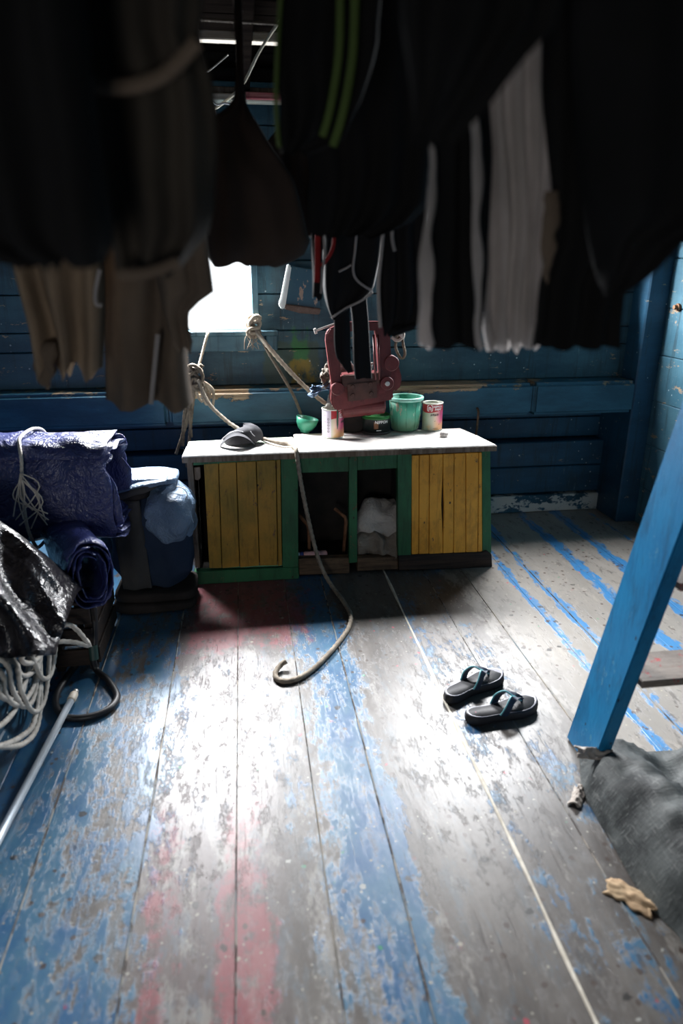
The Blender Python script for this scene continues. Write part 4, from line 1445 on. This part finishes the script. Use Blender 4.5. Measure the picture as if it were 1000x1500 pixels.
# grey band down the front
V, F = [], []
for j in range(25):
    w = j / 24
    z = .545 - .42 * w
    for i in range(9):
        s = i / 8
        V.append((-.605 + .125 * s + .012 * w, 2.893 - .010 * math.sin(PI * s) - .006 * math.sin(9 * s + 4 * w), z))
for j in range(24):
    for i in range(8):
        F.append((j * 9 + i, j * 9 + i + 1, j * 9 + i + 10, j * 9 + i + 9))
o = make('grey_band', V, F, M['greyband'], t, smooth=True)
sd = o.modifiers.new('thickness', 'SOLIDIFY')
sd.thickness = .012
# folded layers on its top


def layer(name, x0, x1, y0, y1, z, th, m, seed, tilt=0.0):
    v, f = blob_vf(((x0 + x1) / 2, (y0 + y1) / 2, z), ((x1 - x0) / 2, (y1 - y0) / 2, th), .45, .010, 9, seed, 44, 14)
    v = [Vector((p.x, p.y, p.z + tilt * (p.x - (x0 + x1) / 2))) for p in v]
    make(name, v, f, m, t, smooth=True)


layer('folded_layer', -.625, -.44, 2.89, 3.10, .555, .022, M['darkcloth'], 1, .10)
layer('folded_layer', -.600, -.40, 2.885, 3.08, .583, .020, M['greyband'], 4, .26)
layer('folded_layer', -.625, -.32, 2.93, 3.14, .612, .020, M['denim'], 7, -.02)
layer('folded_layer', -.60, -.36, 2.89, 3.0, .600, .012, M['denim'], 8, .18)
tube('loose_string', [(-.32, 2.90, .60), (-.29, 2.88, .595), (-.275, 2.88, .57), (-.285, 2.885, .545)], .002, M['rope_pale'], t, n=5)
rng = random.Random(9)
for k in range(9):
    s = Vector((-.615 + .01 * k, 2.95, .625))
    tube('straw', [s, s + Vector((rng.uniform(-.01, .03), 0, .015)), s + Vector((rng.uniform(0, .06), 0, .012 + rng.random() * .02))], .0012, M['rope'], t, n=4, per=4)
# dark mats below
for k, (z, lab) in enumerate(((.026, 'lowest dark folded mat under the strapped canvas bundle'), (.078, 'upper dark folded mat directly under the strapped canvas bundle'))):
    v, f = blob_vf((-.465 + .008 * k, 3.01, z), (.19 - .006 * k, .14 - .008 * k, .0265), .4, .008, 8, k * 3 + 1, 44, 12, flat=.001)
    o = make('folded_mat', v, f, M['darkcloth'], None, (-.46, 3.01, 0), True)
    tag(o, lab, 'mat', 'dark folded mats')

# coil of pale rope hung over the shelf edge
t = thing('rope_coil', 'loose coil of pale rope drooping over the edge of the left shelf', 'rope', (-.79, 2.05, .29))
pts = []
rng = random.Random(21)
loops = 9
for k in range(loops):
    cyk = 1.97 + .035 * k + rng.uniform(-.04, .04)
    hy = .20 + rng.uniform(-.05, .06)
    zl = .13 + rng.uniform(-.05, .13)
    xo = -.782 + .004 * k
    zt = .335 + .012 * (k % 4)
    pts += [Vector((-.86, cyk + hy * .9, zt)), Vector((xo, cyk + hy, zt - .02)), Vector((xo + .022, cyk + hy * .75, (zt + zl) / 2)), Vector((xo + .018, cyk + hy * .1, zl)), Vector((xo + .018, cyk - hy * .6, zl + .03)), Vector((xo + .018, cyk - hy, (zt + zl) / 2 + .03)), Vector((xo, cyk - hy * .8, zt - .01)), Vector((-.90, cyk - hy * .3, zt + .005))]
rope('rope_loops', pts, .0092, M['rope_pale'], t, per=9)
for k in range(2):
    q = [Vector((-.86, 2.30, .34)), Vector((-.775, 2.24 + .02 * k, .31)), Vector((-.755, 2.18, .20)), Vector((-.748, 2.06 - .03 * k, .055 + .03 * k)), Vector((-.752, 1.92, .07 + .03 * k)), Vector((-.76, 1.74, .2)), Vector((-.80, 1.62, .30))]
    rope('rope_loops', q, .0098, M['rope_pale'], t, per=9)
q = [P(50, 945, Y=2.22), P(72, 925, Y=2.28), P(98, 915, Y=2.33), P(112, 922, Y=2.33), P(124, 936, Y=2.33), P(131, 946, Y=2.33), P(112, 941, Y=2.31), P(85, 940, Y=2.28), P(55, 948, Y=2.2)]
rope('rope_end', q, .0098, M['rope_pale'], t)

# black hose loop on the floor
q = [P(140, 905, Y=2.46), P(139, 935, Y=2.44), P(136, 962, Y=2.42)] + [P(a, b, Z=.014) for a, b in ((142, 982), (157, 995), (169, 1012), (171, 1024), (160, 1038), (138, 1048), (112, 1052), (92, 1048), (82, 1034), (84, 1015), (98, 992), (118, 965))] + [P(130, 945, Z=.03)]
q[0].z = .27
o = tube('hose', q, .0125, M['rubber'], n=10)
tag(o, 'black rubber hose curled in a loop on the floor beside the pole', 'hose')
v, f = cyl_vf(P(136, 945, Y=2.43), P(138, 966, Y=2.415), .017, 12)
make('taped_joint', v, f, varied('dark_green_tape', (.02, .05, .045), (.03, .07, .06), rough=.5, bump=0), o)

# aluminium pole with a cream end cap
p0, p1 = P(104, 1026, Z=.030), P(0, 1225, Z=.016)
d = (p1 - p0).normalized()
p2 = p0 + d * 1.55
t = thing('pole', 'long aluminium pole with a cream end sleeve lying along the left shelf', 'pole', (p0 + p2) / 2)
v, f = cyl_vf(p0, p2, .0122, 16)
make('tube', v, f, M['alu'], t, smooth=True)
v, f = tube_vf([p0 + d * .005, p0 - d * .002, p0 - d * .035, p0 - d * .042], [.0125, .0155, .015, .012], 16)
make('sleeve', v, f, M['cream'], t, smooth=True)
v, f = tube_vf([p0 - d * .042, p0 - d * .056, p0 - d * .060], [.009, .0105, .006], 14)
make('end_ball', v, f, M['steel'], t, smooth=True)

# ================================================================== FLIP-FLOPS
def flip_flop(p_heel, p_toe, side, label):
    h, tt = Vector(p_heel), Vector(p_toe)
    h.z = tt.z = 0.0
    ax_ = (tt - h).normalized()
    L = .285
    mid = (h + tt) / 2
    n_ = Vector((-ax_.y, ax_.x, 0))
    t = thing('flip_flop', label, 'flip-flop', mid, 'pair of flip-flops')

    def W(u, v_, z):      # u along the sole -.5..-+.5, v across in metres
        return mid + ax_ * (u * L) + n_ * v_ + Vector((0, 0, z))

    def half(u):          # half widths of the sole, outer and inner
        k = (u + .5)
        a = [(0, .0), (.02, .018), (.07, .029), (.15, .0345), (.30, .033), (.45, .034), (.60, .042), (.72, .047), (.84, .044), (.93, .033), (.98, .018), (1, .0)]
        for (x0, y0), (x1, y1) in zip(a, a[1:]):
            if k <= x1:
                return y0 + (y1 - y0) * (k - x0) / (x1 - x0)
        return 0

    us = [-.5, -.495, -.48, -.455, -.42, -.36, -.28, -.2, -.1, 0, .1, .2, .28, .34, .39, .43, .46, .48, .495, .5]

    def skew(u):
        return side * .008 * math.sin(PI * (u + .5))
    lift = lambda u: .010 * max(0, (u - .2) / .3) ** 2 + .004 * max(0, (-.3 - u) / .2)
    ring = [(u, half(u) + skew(u)) for u in us] + [(u, -half(u) + skew(u)) for u in reversed(us[1:-1])]
    V, F = [], []
    prof = [(.90, .0), (1.0, .006), (1.03, .016), (1.0, .029), (.94, .034)]
    for s, z in prof:
        for u, w in ring:
            V.append(W(u * (1 + (s - 1) * .35), skew(u) + (w - skew(u)) * s, z + lift(u) * (z / .034)))
    m_ = len(ring)
    for j in range(len(prof) - 1):
        for i in range(m_):
            F.append((j * m_ + i, j * m_ + (i + 1) % m_, (j + 1) * m_ + (i + 1) % m_, (j + 1) * m_ + i))
    F.append(tuple(range(m_)))
    F.append(tuple(range((len(prof) - 1) * m_, len(prof) * m_)))
    make('sole', V, F, M['sole'], t, smooth=True)
    V, F = [], []
    for s, dz in ((.93, .0345), (.90, .0352), (.80, .033)):
        for u, w in ring:
            V.append(W(u * (1 - (1 - s) * .45), skew(u) + (w - skew(u)) * s, dz + lift(u)))
    for j in range(2):
        for i in range(m_):
            F.append((j * m_ + i, j * m_ + (i + 1) % m_, (j + 1) * m_ + (i + 1) % m_, (j + 1) * m_ + i))
    k = len(us)
    b0 = 2 * m_
    for i in range(k - 1):
        a, b = i, i + 1
        c_ = (m_ - b) if b < k - 1 else k - 1
        d_ = (m_ - a) if a > 0 else 0
        q = []
        for x in (a, b, c_ % m_, d_ % m_):
            if b0 + x not in q:
                q.append(b0 + x)
        F.append(tuple(q))
    make('footbed', V, F, M['footbed'], t, smooth=True)
    for gk in range(6):
        u0 = .10 + gk * .045
        wv = half(u0) * .6
        v, f = tube_vf([W(u0, -wv, .034 + lift(u0)), W(u0 + .012, 0, .0345 + lift(u0)), W(u0, wv, .034 + lift(u0))], .0012, 5)
        make('tread_ridge', v, f, M['sole'], t, smooth=True)
    # strap: two ribbons rising from the flanks and meeting at the toe post
    tp_ = W(.27, skew(.27), .040)
    for sg in (1, -1):
        u1 = -.06
        st = W(u1, sg * (half(u1) + .001) + skew(u1), .026)
        pts_ = spline([st, W(-.005, sg * .037 + skew(0), .058), W(.075, sg * .025 + skew(.07), .078), W(.17, sg * .010 + skew(.17), .070), tp_ + Vector((0, 0, .012))], 6)
        V, F = [], []
        m2 = len(pts_)
        for i, p in enumerate(pts_):
            w = .015 * (1 - .45 * i / (m2 - 1))
            dr_ = (pts_[min(i + 1, m2 - 1)] - pts_[max(i - 1, 0)]).normalized()
            ac = dr_.cross(n_ * sg).normalized()
            up_ = Vector((0, 0, 1))
            wd = (ax_ * .75 - up_ * .25 - dr_ * dr_.dot(ax_ * .75 - up_ * .25))
            if wd.length < .1:
                wd = n_.copy()
            wd.normalize()
            nn_ = wd.cross(dr_).normalized()
            for a, b in ((-1, -.0016), (1, -.0016), (1, .0016), (-1, .0016)):
                V.append(p + wd * (a * w) + nn_ * b)
        for i in range(m2 - 1):
            for k2 in range(4):
                F.append((i * 4 + k2, i * 4 + (k2 + 1) % 4, (i + 1) * 4 + (k2 + 1) % 4, (i + 1) * 4 + k2))
        st_o = make('strap', V, F, M['strap_navy'], t, smooth=False)
        edge = [V[i * 4].lerp(V[i * 4 + 3], .5) for i in range(m2)]
        v, f = tube_vf(edge, .0030, 6)
        make('strap_edge', v, f, M['strap_teal'], st_o, smooth=True)
    v, f = tube_vf([tp_ + Vector((0, 0, -.012)), tp_ + Vector((0, 0, .014))], .0045, 8)
    make('toe_post', v, f, M['strap_navy'], t, smooth=True)
    v, f = lathe_vf([(.0, .001), (.004, .001), (.004, 0)], W(-.38, skew(-.38), .0352), 10)
    make('heel_dot', v, f, M['print_pink'], t)


flip_flop(P(656, 1022, Z=.02), P(731, 989, Z=.02), 1, 'black flip-flop with teal strap edge farther from the camera, left of its pair')
flip_flop(P(687, 1050, Z=.02), P(780, 1029, Z=.02), -1, 'black flip-flop with teal strap edge nearer the camera, right of its pair')

# ================================================================== LADDER
t = thing('ladder', 'bright blue wooden ladder standing at the right edge of the floor', 'ladder', (1.3, 1.68, 0))
for x0 in (1.015, 1.60):
    lean = .26
    ztop = 2.34
    q = [(x0, 1.788, .004), (x0, 1.618, .004), (x0, 1.618 - .245 * ztop, ztop), (x0, 1.788 - .26 * ztop, ztop)]
    v, f = prism_vf(q, (.046, 0, 0))
    v, f = bevel_vf(v, f, .004, 2)
    make('rail', v, f, M['blue_ladder'], t)
for k in range(6):
    z = .405 + .345 * k
    yc = 1.585 - .245 * (z - .13)
    if z > 2.2:
        break
    box('step', (1.061, 1.60, yc - .012, yc + .135, z - .024, z), M['step'], t, .003)

# woven mesh tarp in a heap at the ladder's foot
t = thing('mesh_tarp', 'dark woven mesh tarp heaped on the floor at the foot of the ladder', 'tarp', (1.2, 1.35, 0))
edge = [P(a, b, Z=0) for a, b in ((1010, 1470), (1000, 1385), (960, 1338), (925, 1290), (895, 1235), (868, 1190), (852, 1160), (850, 1140), (848, 1112))]
es = spline(edge, 6)
V, F = [], []
nj = len(es) - 1
ni = 46
for j, e in enumerate(es):
    w = j / nj
    for i in range(ni + 1):
        s = i / ni
        xx = e.x + (1.86 - e.x) * s
        yb = e.y - .05 * s * w + (.02 * math.sin(3 * s)) * (1 - w)
        dd = xx - e.x
        z = .165 * (1 - math.exp(-dd / .055)) * (1 - .25 * w)
        z *= 1 - .62 * math.exp(-((dd - .27 - .10 * (1 - w)) / .10) ** 2)      # the valley behind the first fold
        z += .05 * math.sin(6 * dd + 3 * w) * min(1, dd / .15)
        z += (.028 * nz((xx, yb, 0), 9, 4) + .018 * nz((xx * 2, yb, 0), 18, 8)) * min(1, dd / .05)
        z *= min(1, (1 - w) / .06 + .55)
        V.append((xx, yb, max(z, .003)))
for j in range(nj):
    for i in range(ni):
        F.append((j * (ni + 1) + i, j * (ni + 1) + i + 1, (j + 1) * (ni + 1) + i + 1, (j + 1) * (ni + 1) + i))
# skirt down to the floor at the far side
o0 = len(V)
for i in range(ni + 1):
    p = V[nj * (ni + 1) + i]
    V.append((p[0], p[1] + .015, .002))
for i in range(ni):
    F.append((nj * (ni + 1) + i, nj * (ni + 1) + i + 1, o0 + i + 1, o0 + i))
o = make('tarp_sheet', V, F, M['mesh_tarp'], t, smooth=True)
pale = varied('frayed_pale_corner', (.42, .38, .34), (.28, .24, .21), (30, 30, 30), .85)


def scrap_sheet(name, c, ang, lx, ly, z, m, parent, seed, th=.004, origin=None, arch=.012):
    V, F = [], []
    nu, nv = 22, 14
    for j in range(nv + 1):
        for i in range(nu + 1):
            u, w = i / nu - .5, j / nv - .5
            rag = 1 + .28 * nz((u * 5, w * 5, seed), 1, seed) * (1 if max(abs(u), abs(w)) > .35 else .3)
            p = Matrix.Rotation(ang, 3, 'Z') @ Vector((u * lx * rag, w * ly * rag, 0))
            k = 1 - 2 * abs(nz((u * 3, w * 3, seed), 1.3, seed + 2))
            V.append((c[0] + p.x, c[1] + p.y, z + arch * (k + 1) * (1 - 2 * abs(w)) + .004 * nz((u * 9, w * 9, 0), 1, seed)))
    for j in range(nv):
        for i in range(nu):
            F.append((j * (nu + 1) + i, j * (nu + 1) + i + 1, (j + 1) * (nu + 1) + i + 1, (j + 1) * (nu + 1) + i))
    q = make(name, V, F, m, parent, origin, smooth=True)
    sd = q.modifiers.new('thickness', 'SOLIDIFY')
    sd.thickness = th
    return q


c = P(870, 1099, Z=.10)
scrap_sheet('frayed_corner', c, -.3, .10, .05, .088, pale, t, 3.0)
c = P(846, 1162, Z=.02)
scrap_sheet('frayed_corner', c, .9, .085, .035, .006, pale, t, 7.0, arch=.009)

# tan scrap by the tarp
c = P(925, 1316, Z=0)
o = scrap_sheet('cardboard_scrap', c, -.85, .115, .062, .005, M['scrap'], None, 5.0, .004, (c.x, c.y, 0), .007)
tag(o, 'rumpled tan scrap of cardboard on the floor beside the mesh tarp', 'scrap')

# ================================================================== CEILING CORDS
o = tube('slanting_cord', [P(412, 26, Y=2.7), P(380, 75, Y=2.75), P(355, 124, Y=2.8), P(325, 152, Y=2.85), P(299, 168, Y=2.9)], .0048, M['straw'], n=8)
tag(o, 'straw coloured cord slanting across the ceiling battens', 'cord')
for k, (pp, lab, r_, mt) in enumerate([
    ([(287, 40), (292, 70), (300, 100), (301, 125), (310, 150), (317, 175)], 'thick dark cable looping below the ceiling battens', .006, 'wire'),
    ([(291, 60), (294, 95), (291, 130), (298, 160), (301, 190)], 'thin dark cable hanging left of the thick ceiling cable', .004, 'wire'),
    ([(334, 80), (320, 92), (308, 102), (300, 106)], 'thin pale wire tied to the thick ceiling cable', .0025, 'steel'),
    ([(310, 145), (318, 153), (330, 151), (342, 155)], 'short white cord end curling under the bright ceiling batten', .0035, 'white'),
    ([(363, 166), (370, 173), (375, 183)], 'short white cord end right of the canvas bag strap', .0035, 'white'),
]):
    q = [P(a, b, Y=2.78 + .01 * k) for a, b in pp]
    if k < 2:
        q = [Vector((q[0].x, q[0].y, 2.30))] + q
    o = tube('ceiling_cable', q, r_, M[mt], n=7)
    tag(o, lab, 'cable')

# ================================================================== WASHING ON THE LINES
ZL = 2.12
lines = {}


def line_at(Y, lab):
    q = [Vector((x, Y, ZL + .012 + .012 * abs(x - .2))) for x in (XL + .02, -1, -.4, .2, .8, 1.5, XR - .04)]
    o = rope('clothes_line', q, .004, M['rope_dark'], per=6, lobes=3, origin=(.2, Y, ZL))
    tag(o, lab, 'clothes line', 'clothes lines')


def hang(name, rows, Y, m, parent=None, depth=.05, folds=4, amp=.016, seed=0.0, hem=.006, top=True, nu=44, nv=40, loc=None):
    """a limp garment: a flattened fabric tube hung from the line, its outline following rows of (picture y, left, right)"""
    R = []
    for py, xl, xr in rows:
        R.append((P(xl, py, Y=Y), P(xr, py, Y=Y)))
    if top and R[0][0].z < ZL:
        a, b = R[0]
        R.insert(0, (Vector((a.x, Y, ZL)), Vector((b.x, Y, ZL))))
    n = len(R)
    # sample rows by height
    zs = [(a.z + b.z) / 2 for a, b in R]
    V, F = [], []
    for j in range(nv + 1):
        z = zs[0] + (zs[-1] - zs[0]) * j / nv
        i = 0
        while i < n - 2 and z < zs[i + 1]:
            i += 1
        tt = (zs[i] - z) / max(1e-6, zs[i] - zs[i + 1])
        a = R[i][0].lerp(R[i + 1][0], tt)
        b = R[i][1].lerp(R[i + 1][1], tt)
        w = j / nv
        wid = (b - a).length
        for k in range(nu):
            u = k / (nu / 2)
            back = u >= 1
            if back:
                u = 2 - u
            p = a.lerp(b, u)
            prof = math.sqrt(max(0, 1 - (2 * u - 1) ** 2))
            ph = 2 * PI * folds * u + seed + 1.8 * nz((u * 2, w * 1.6, seed), 1, seed)
            fo = math.sin(ph) * amp * (.35 + .65 * w) * min(1, wid / .12)
            fo += amp * .7 * nz((u * 5, w * 4, seed), 1, seed + 5)
            dep = min(depth, wid * .45)
            y = Y + (dep * .5 * prof * (1 if back else -1)) * (1 if w > .06 else .25) + fo * (1 if not back else .8)
            x = p.x + .010 * nz((w * 5, u * 2, seed), 1, seed + 2) * (1 if w > .05 else 0)
            hz = hem * (math.sin(ph * 1.0 + 1) + nz((u * 7, seed, 0), 1, seed)) * max(0, (w - .8) / .2)
            V.append((x, y, p.z + hz))
    for j in range(nv):
        for k in range(nu):
            F.append((j * nu + k, j * nu + (k + 1) % nu, (j + 1) * nu + (k + 1) % nu, (j + 1) * nu + k))
    F.append(tuple(range(nu)))
    o = make(name, V, F, m, parent, None if parent is not None else (loc or R[0][0].lerp(R[0][1], .5)), True)
    return o


def ribbon(name, px, Y, w, m, parent, th=.004):
    c_ = [P(a, b, Y=Y) for a, b in px]
    c_ = spline(c_, 6)
    V, F = [], []
    for i, p in enumerate(c_):
        d = (c_[min(i + 1, len(c_) - 1)] - c_[max(i - 1, 0)])
        s = Vector((d.z, 0, -d.x)).normalized() * (w / 2)
        for q in (p - s, p + s):
            V += [q + Vector((0, -th / 2, 0)), q + Vector((0, th / 2, 0))]
    for i in range(len(c_) - 1):
        a, b = i * 4, i * 4 + 4
        for k0_, k1_ in ((0, 2), (2, 3), (3, 1), (1, 0)):
            F.append((a + k0_, a + k1_, b + k1_, b + k0_))
    return make(name, V, F, m, parent, None, True)


line_at(.90, 'clothes line nearest the camera under the ceiling')
line_at(1.18, 'second clothes line from the camera under the ceiling')
line_at(1.62, 'third clothes line from the camera under the ceiling')
line_at(2.02, 'fourth clothes line from the camera under the ceiling')
line_at(2.24, 'clothes line farthest from the camera under the ceiling')

GR = 'garments hung to dry'
o = hang('black_jacket', [(-60, -140, 118), (100, -140, 128), (240, -140, 150), (330, -120, 165), (372, -60, 160), (386, 10, 150)], .84, G['black'], depth=.10, folds=3, seed=1)
tag(o, 'black jacket hanging at the far left, nearest the camera', 'jacket', GR)
o = hang('canvas_jacket', [(-60, 85, 300), (0, 95, 305), (60, 103, 293), (130, 118, 310), (220, 135, 322), (300, 150, 322), (345, 158, 310), (398, 168, 262)], 1.0, G['olive'], depth=.10, folds=3, seed=2.4)
tag(o, 'dark olive canvas jacket hanging behind the far left black one', 'jacket', GR)
cf = ribbon('cuff_band', [(120, 122), (180, 128), (240, 110), (288, 62)], .925, .016, G['brown'], o)
ribbon('cuff_band', [(172, 402), (215, 400), (262, 384)], .945, .014, G['brown'], o)
o = hang('work_trousers', [(200, 20, 150), (360, 8, 152), (420, 20, 152), (500, 38, 152), (545, 50, 152)], 1.58, G['tan'], depth=.06, folds=2.5, seed=3.1, amp=.03, hem=.02)
tag(o, 'tan work trousers with uneven hem hanging at the left above the blue tarp', 'trousers', GR)
hang('loose_cuff', [(500, 50, 84), (540, 52, 82), (566, 58, 76)], 1.55, G['brown'], o, depth=.03, folds=1, top=False, nu=20, nv=10)
ribbon('belt_loop', [(146, 395), (140, 425), (141, 445), (150, 447)], 1.53, .008, G['grey'], o)
o = hang('brown_trousers', [(250, 150, 290), (350, 150, 285), (440, 149, 276), (520, 150, 274), (592, 152, 281)], 1.66, G['brown'], depth=.07, folds=2, seed=6.3, amp=.028, hem=.008)
tag(o, 'brown trousers with a straight hem left of the bright window', 'trousers', GR)
ribbon('seam_edge', [(231, 490), (226, 540), (221, 592)], 1.60, .010, G['grey'], o)
o = hang('brown_sleeve', [(200, 210, 300), (330, 215, 304), (380, 222, 308), (427, 232, 312), (446, 236, 284), (462, 240, 272), (498, 250, 282), (512, 262, 278)], 1.52, G['brown'], depth=.07, folds=1.5, seed=8, amp=.014)
tag(o, 'brown shirt with one sleeve end drooping in front of the bright window', 'shirt', GR)
o = hang('canvas_bag', [(60, 344, 357), (150, 344, 358), (168, 322, 367), (178, 304, 374), (210, 300, 394), (262, 299, 428), (320, 301, 449), (352, 301, 455), (374, 304, 442), (388, 312, 404)], 1.95, G['umber'], depth=.16, folds=1, seed=4.4, amp=.02)
tag(o, 'dark umber canvas bag hanging by its strap over the top of the window', 'bag', GR)
o = hang('black_shorts', [(-60, 408, 560), (60, 408, 550), (150, 407, 530), (205, 408, 505), (224, 411, 452)], 1.30, G['black'], depth=.05, folds=2, seed=5.2)
tag(o, 'black shorts with olive green stripes hanging near the middle', 'shorts', GR)
ribbon('green_stripe', [(498, -20), (497, 60), (492, 110), (482, 165), (472, 200)], 1.245, .012, G['green'], o)
ribbon('green_stripe', [(520, -20), (517, 70), (509, 130), (498, 180), (487, 214)], 1.245, .013, G['green'], o)
ribbon('green_stripe', [(412, -20), (407, 60), (404, 140), (406, 190), (409, 216)], 1.262, .007, G['green'], o)
ribbon('green_stripe', [(604, -10), (612, 60), (622, 120), (628, 150)], 1.245, .006, G['green'], o)
o = hang('black_shirt', [(-60, 440, 640), (60, 442, 640), (200, 446, 640), (300, 450, 632), (330, 452, 600), (345, 455, 560)], 1.66, G['black'], depth=.06, folds=4, seed=7.7)
tag(o, 'wide black shirt hanging behind the green striped shorts', 'shirt', GR)
o = hang('strap_belt', [(150, 456, 476), (300, 457, 474), (380, 458, 472), (437, 459, 471)], 2.04, G['black2'], depth=.02, folds=.5, seed=2, nu=16)
tag(o, 'black webbing strap with a red stripe hanging left of the pointed black shirt', 'strap', GR)
ribbon('red_stripe', [(464, 215), (465, 300), (465, 380), (464, 414)], 2.015, .016, G['red'], o)
ribbon('red_cord', [(470, 240), (482, 300), (489, 330), (488, 360), (480, 378), (470, 390)], 2.01, .010, G['red'], o)
ribbon('pale_cord', [(472, 250), (473, 330), (475, 370), (472, 400), (470, 430)], 2.005, .006, G['grey'], o)
o = hang('pointed_shirt', [(180, 468, 560), (330, 472, 560), (395, 472, 552), (424, 474, 547), (438, 477, 532), (453, 481, 510), (468, 487, 492)], 2.16, G['black2'], depth=.06, folds=1.5, seed=9.1, amp=.02, hem=.002)
tag(o, 'black shirt folded to a point above the maroon block', 'shirt', GR)
ribbon('rim_light_line', [(508, 325), (521, 335), (520, 365), (517, 395), (524, 412), (545, 426)], 2.105, .007, G['grey'], o)  # pale ribbons draw the rim light on this shirt
ribbon('rim_light_line', [(485, 466), (505, 452), (530, 440), (546, 428)], 2.12, .006, G['grey'], o)
ribbon('rim_light_line', [(496, 398), (508, 392), (514, 388)], 2.105, .006, G['grey'], o)
o = hang('stocking', [(340, 484, 520), (445, 488, 512), (500, 487, 513), (522, 490, 513), (536, 500, 514), (546, 508, 516)], 2.22, G['black2'], depth=.05, folds=1, seed=1.1, amp=.006, nu=24, hem=.002)
tag(o, 'narrow black stocking with a slanting end, left of two in front of the block', 'stocking', GR)
o = hang('stocking', [(340, 512, 548), (440, 512, 537), (500, 514, 541), (554, 520, 545)], 2.26, G['black2'], depth=.05, folds=1, seed=3.3, amp=.006, nu=24, hem=.002)
tag(o, 'longer black stocking with a square end, right of two in front of the block', 'stocking', GR)
o = hang('ragged_shirt', [(120, 545, 640), (250, 552, 632), (340, 554, 622), (430, 556, 624), (468, 555, 616), (478, 556, 606), (487, 560, 576)], 1.80, G['black2'], depth=.05, folds=3, seed=12, amp=.018, hem=.012)
tag(o, 'black shirt with ragged hem left of the grey streaked shirt', 'shirt', GR)
ribbon('rim_light_line', [(564, 310), (558, 370), (554, 420), (557, 480)], 1.755, .008, G['grey'], o)  # rim light along the folds, put in as pale ribbons
ribbon('rim_light_line', [(584, 240), (577, 300), (574, 345), (578, 368)], 1.755, .008, G['grey'], o)
o = hang('black_towel', [(-60, 618, 720), (200, 632, 722), (330, 626, 720), (430, 622, 712), (506, 622, 708)], 1.14, G['black'], depth=.07, folds=2, seed=14)
tag(o, 'black towel with rim light modelled as pale edge strips, hanging left of the grey streaked shirt', 'towel', GR)
hang('rim_light_edge', [(180, 631, 637), (320, 624, 633), (380, 617, 633), (450, 615, 634), (506, 612, 636)], 1.09, G['grey'], o, depth=.02, folds=1, top=False, nu=16, amp=.006)  # rim light on the towel's edges, modelled as pale strips
hang('rim_light_edge', [(130, 686, 698), (260, 692, 703), (400, 696, 705), (508, 696, 708)], 1.085, G['grey'], o, depth=.02, folds=1, top=False, nu=16, amp=.004)
o = hang('grey_shirt', [(-60, 690, 815), (100, 686, 806), (250, 694, 806), (330, 697, 803), (420, 700, 796), (470, 703, 790), (506, 712, 782)], 1.23, G['grey'], depth=.08, folds=4.5, seed=15.4, amp=.022, hem=.012)
tag(o, 'washed grey shirt with deep vertical folds hanging among the black ones', 'shirt', GR)
o = hang('black_tee', [(-60, 790, 1010), (100, 798, 1010), (280, 800, 1000), (360, 796, 960), (420, 785, 908), (470, 782, 903), (504, 776, 903)], 1.09, G['black'], depth=.08, folds=3, seed=17)
tag(o, 'long black shirt with a square hem hanging right of the grey one', 'shirt', GR)
hang('rim_light_edge', [(280, 798, 818), (330, 795, 816), (400, 796, 808), (410, 797, 804)], 1.055, G['brown'], o, depth=.02, folds=1, top=False, nu=16, amp=.004)  # strip standing in for rim light on the shirt's left edge
o = hang('black_coat', [(-60, 830, 1200), (100, 840, 1200), (250, 850, 1180), (320, 855, 1100), (350, 860, 1000), (400, 870, 955), (432, 880, 910)], .93, G['black'], depth=.10, folds=3, seed=19)
tag(o, 'black coat hanging at the far right, nearest the camera', 'coat', GR)

o = hang('added_shade_cloth', [(-60, 585, 835), (40, 590, 815), (90, 595, 765), (150, 600, 712), (205, 604, 655)], .78, G['black'], depth=.06, folds=3, seed=23)  # black cloth added so the grey shirt fades into darkness above
tag(o, 'added black cloth with slanting hem, darkening the top of the grey streaked shirt', 'shade cloth', GR)
line_at(.78, 'added clothes line carrying only the slanting black shade cloth')

o = hang('brown_cloth', [(120, 425, 475), (180, 412, 475), (215, 385, 475), (290, 396, 474), (330, 420, 473), (347, 438, 472)], 2.25, G['umber'], depth=.05, folds=3, seed=31)
tag(o, 'dark brown cloth hanging behind the umber canvas bag', 'cloth', GR)
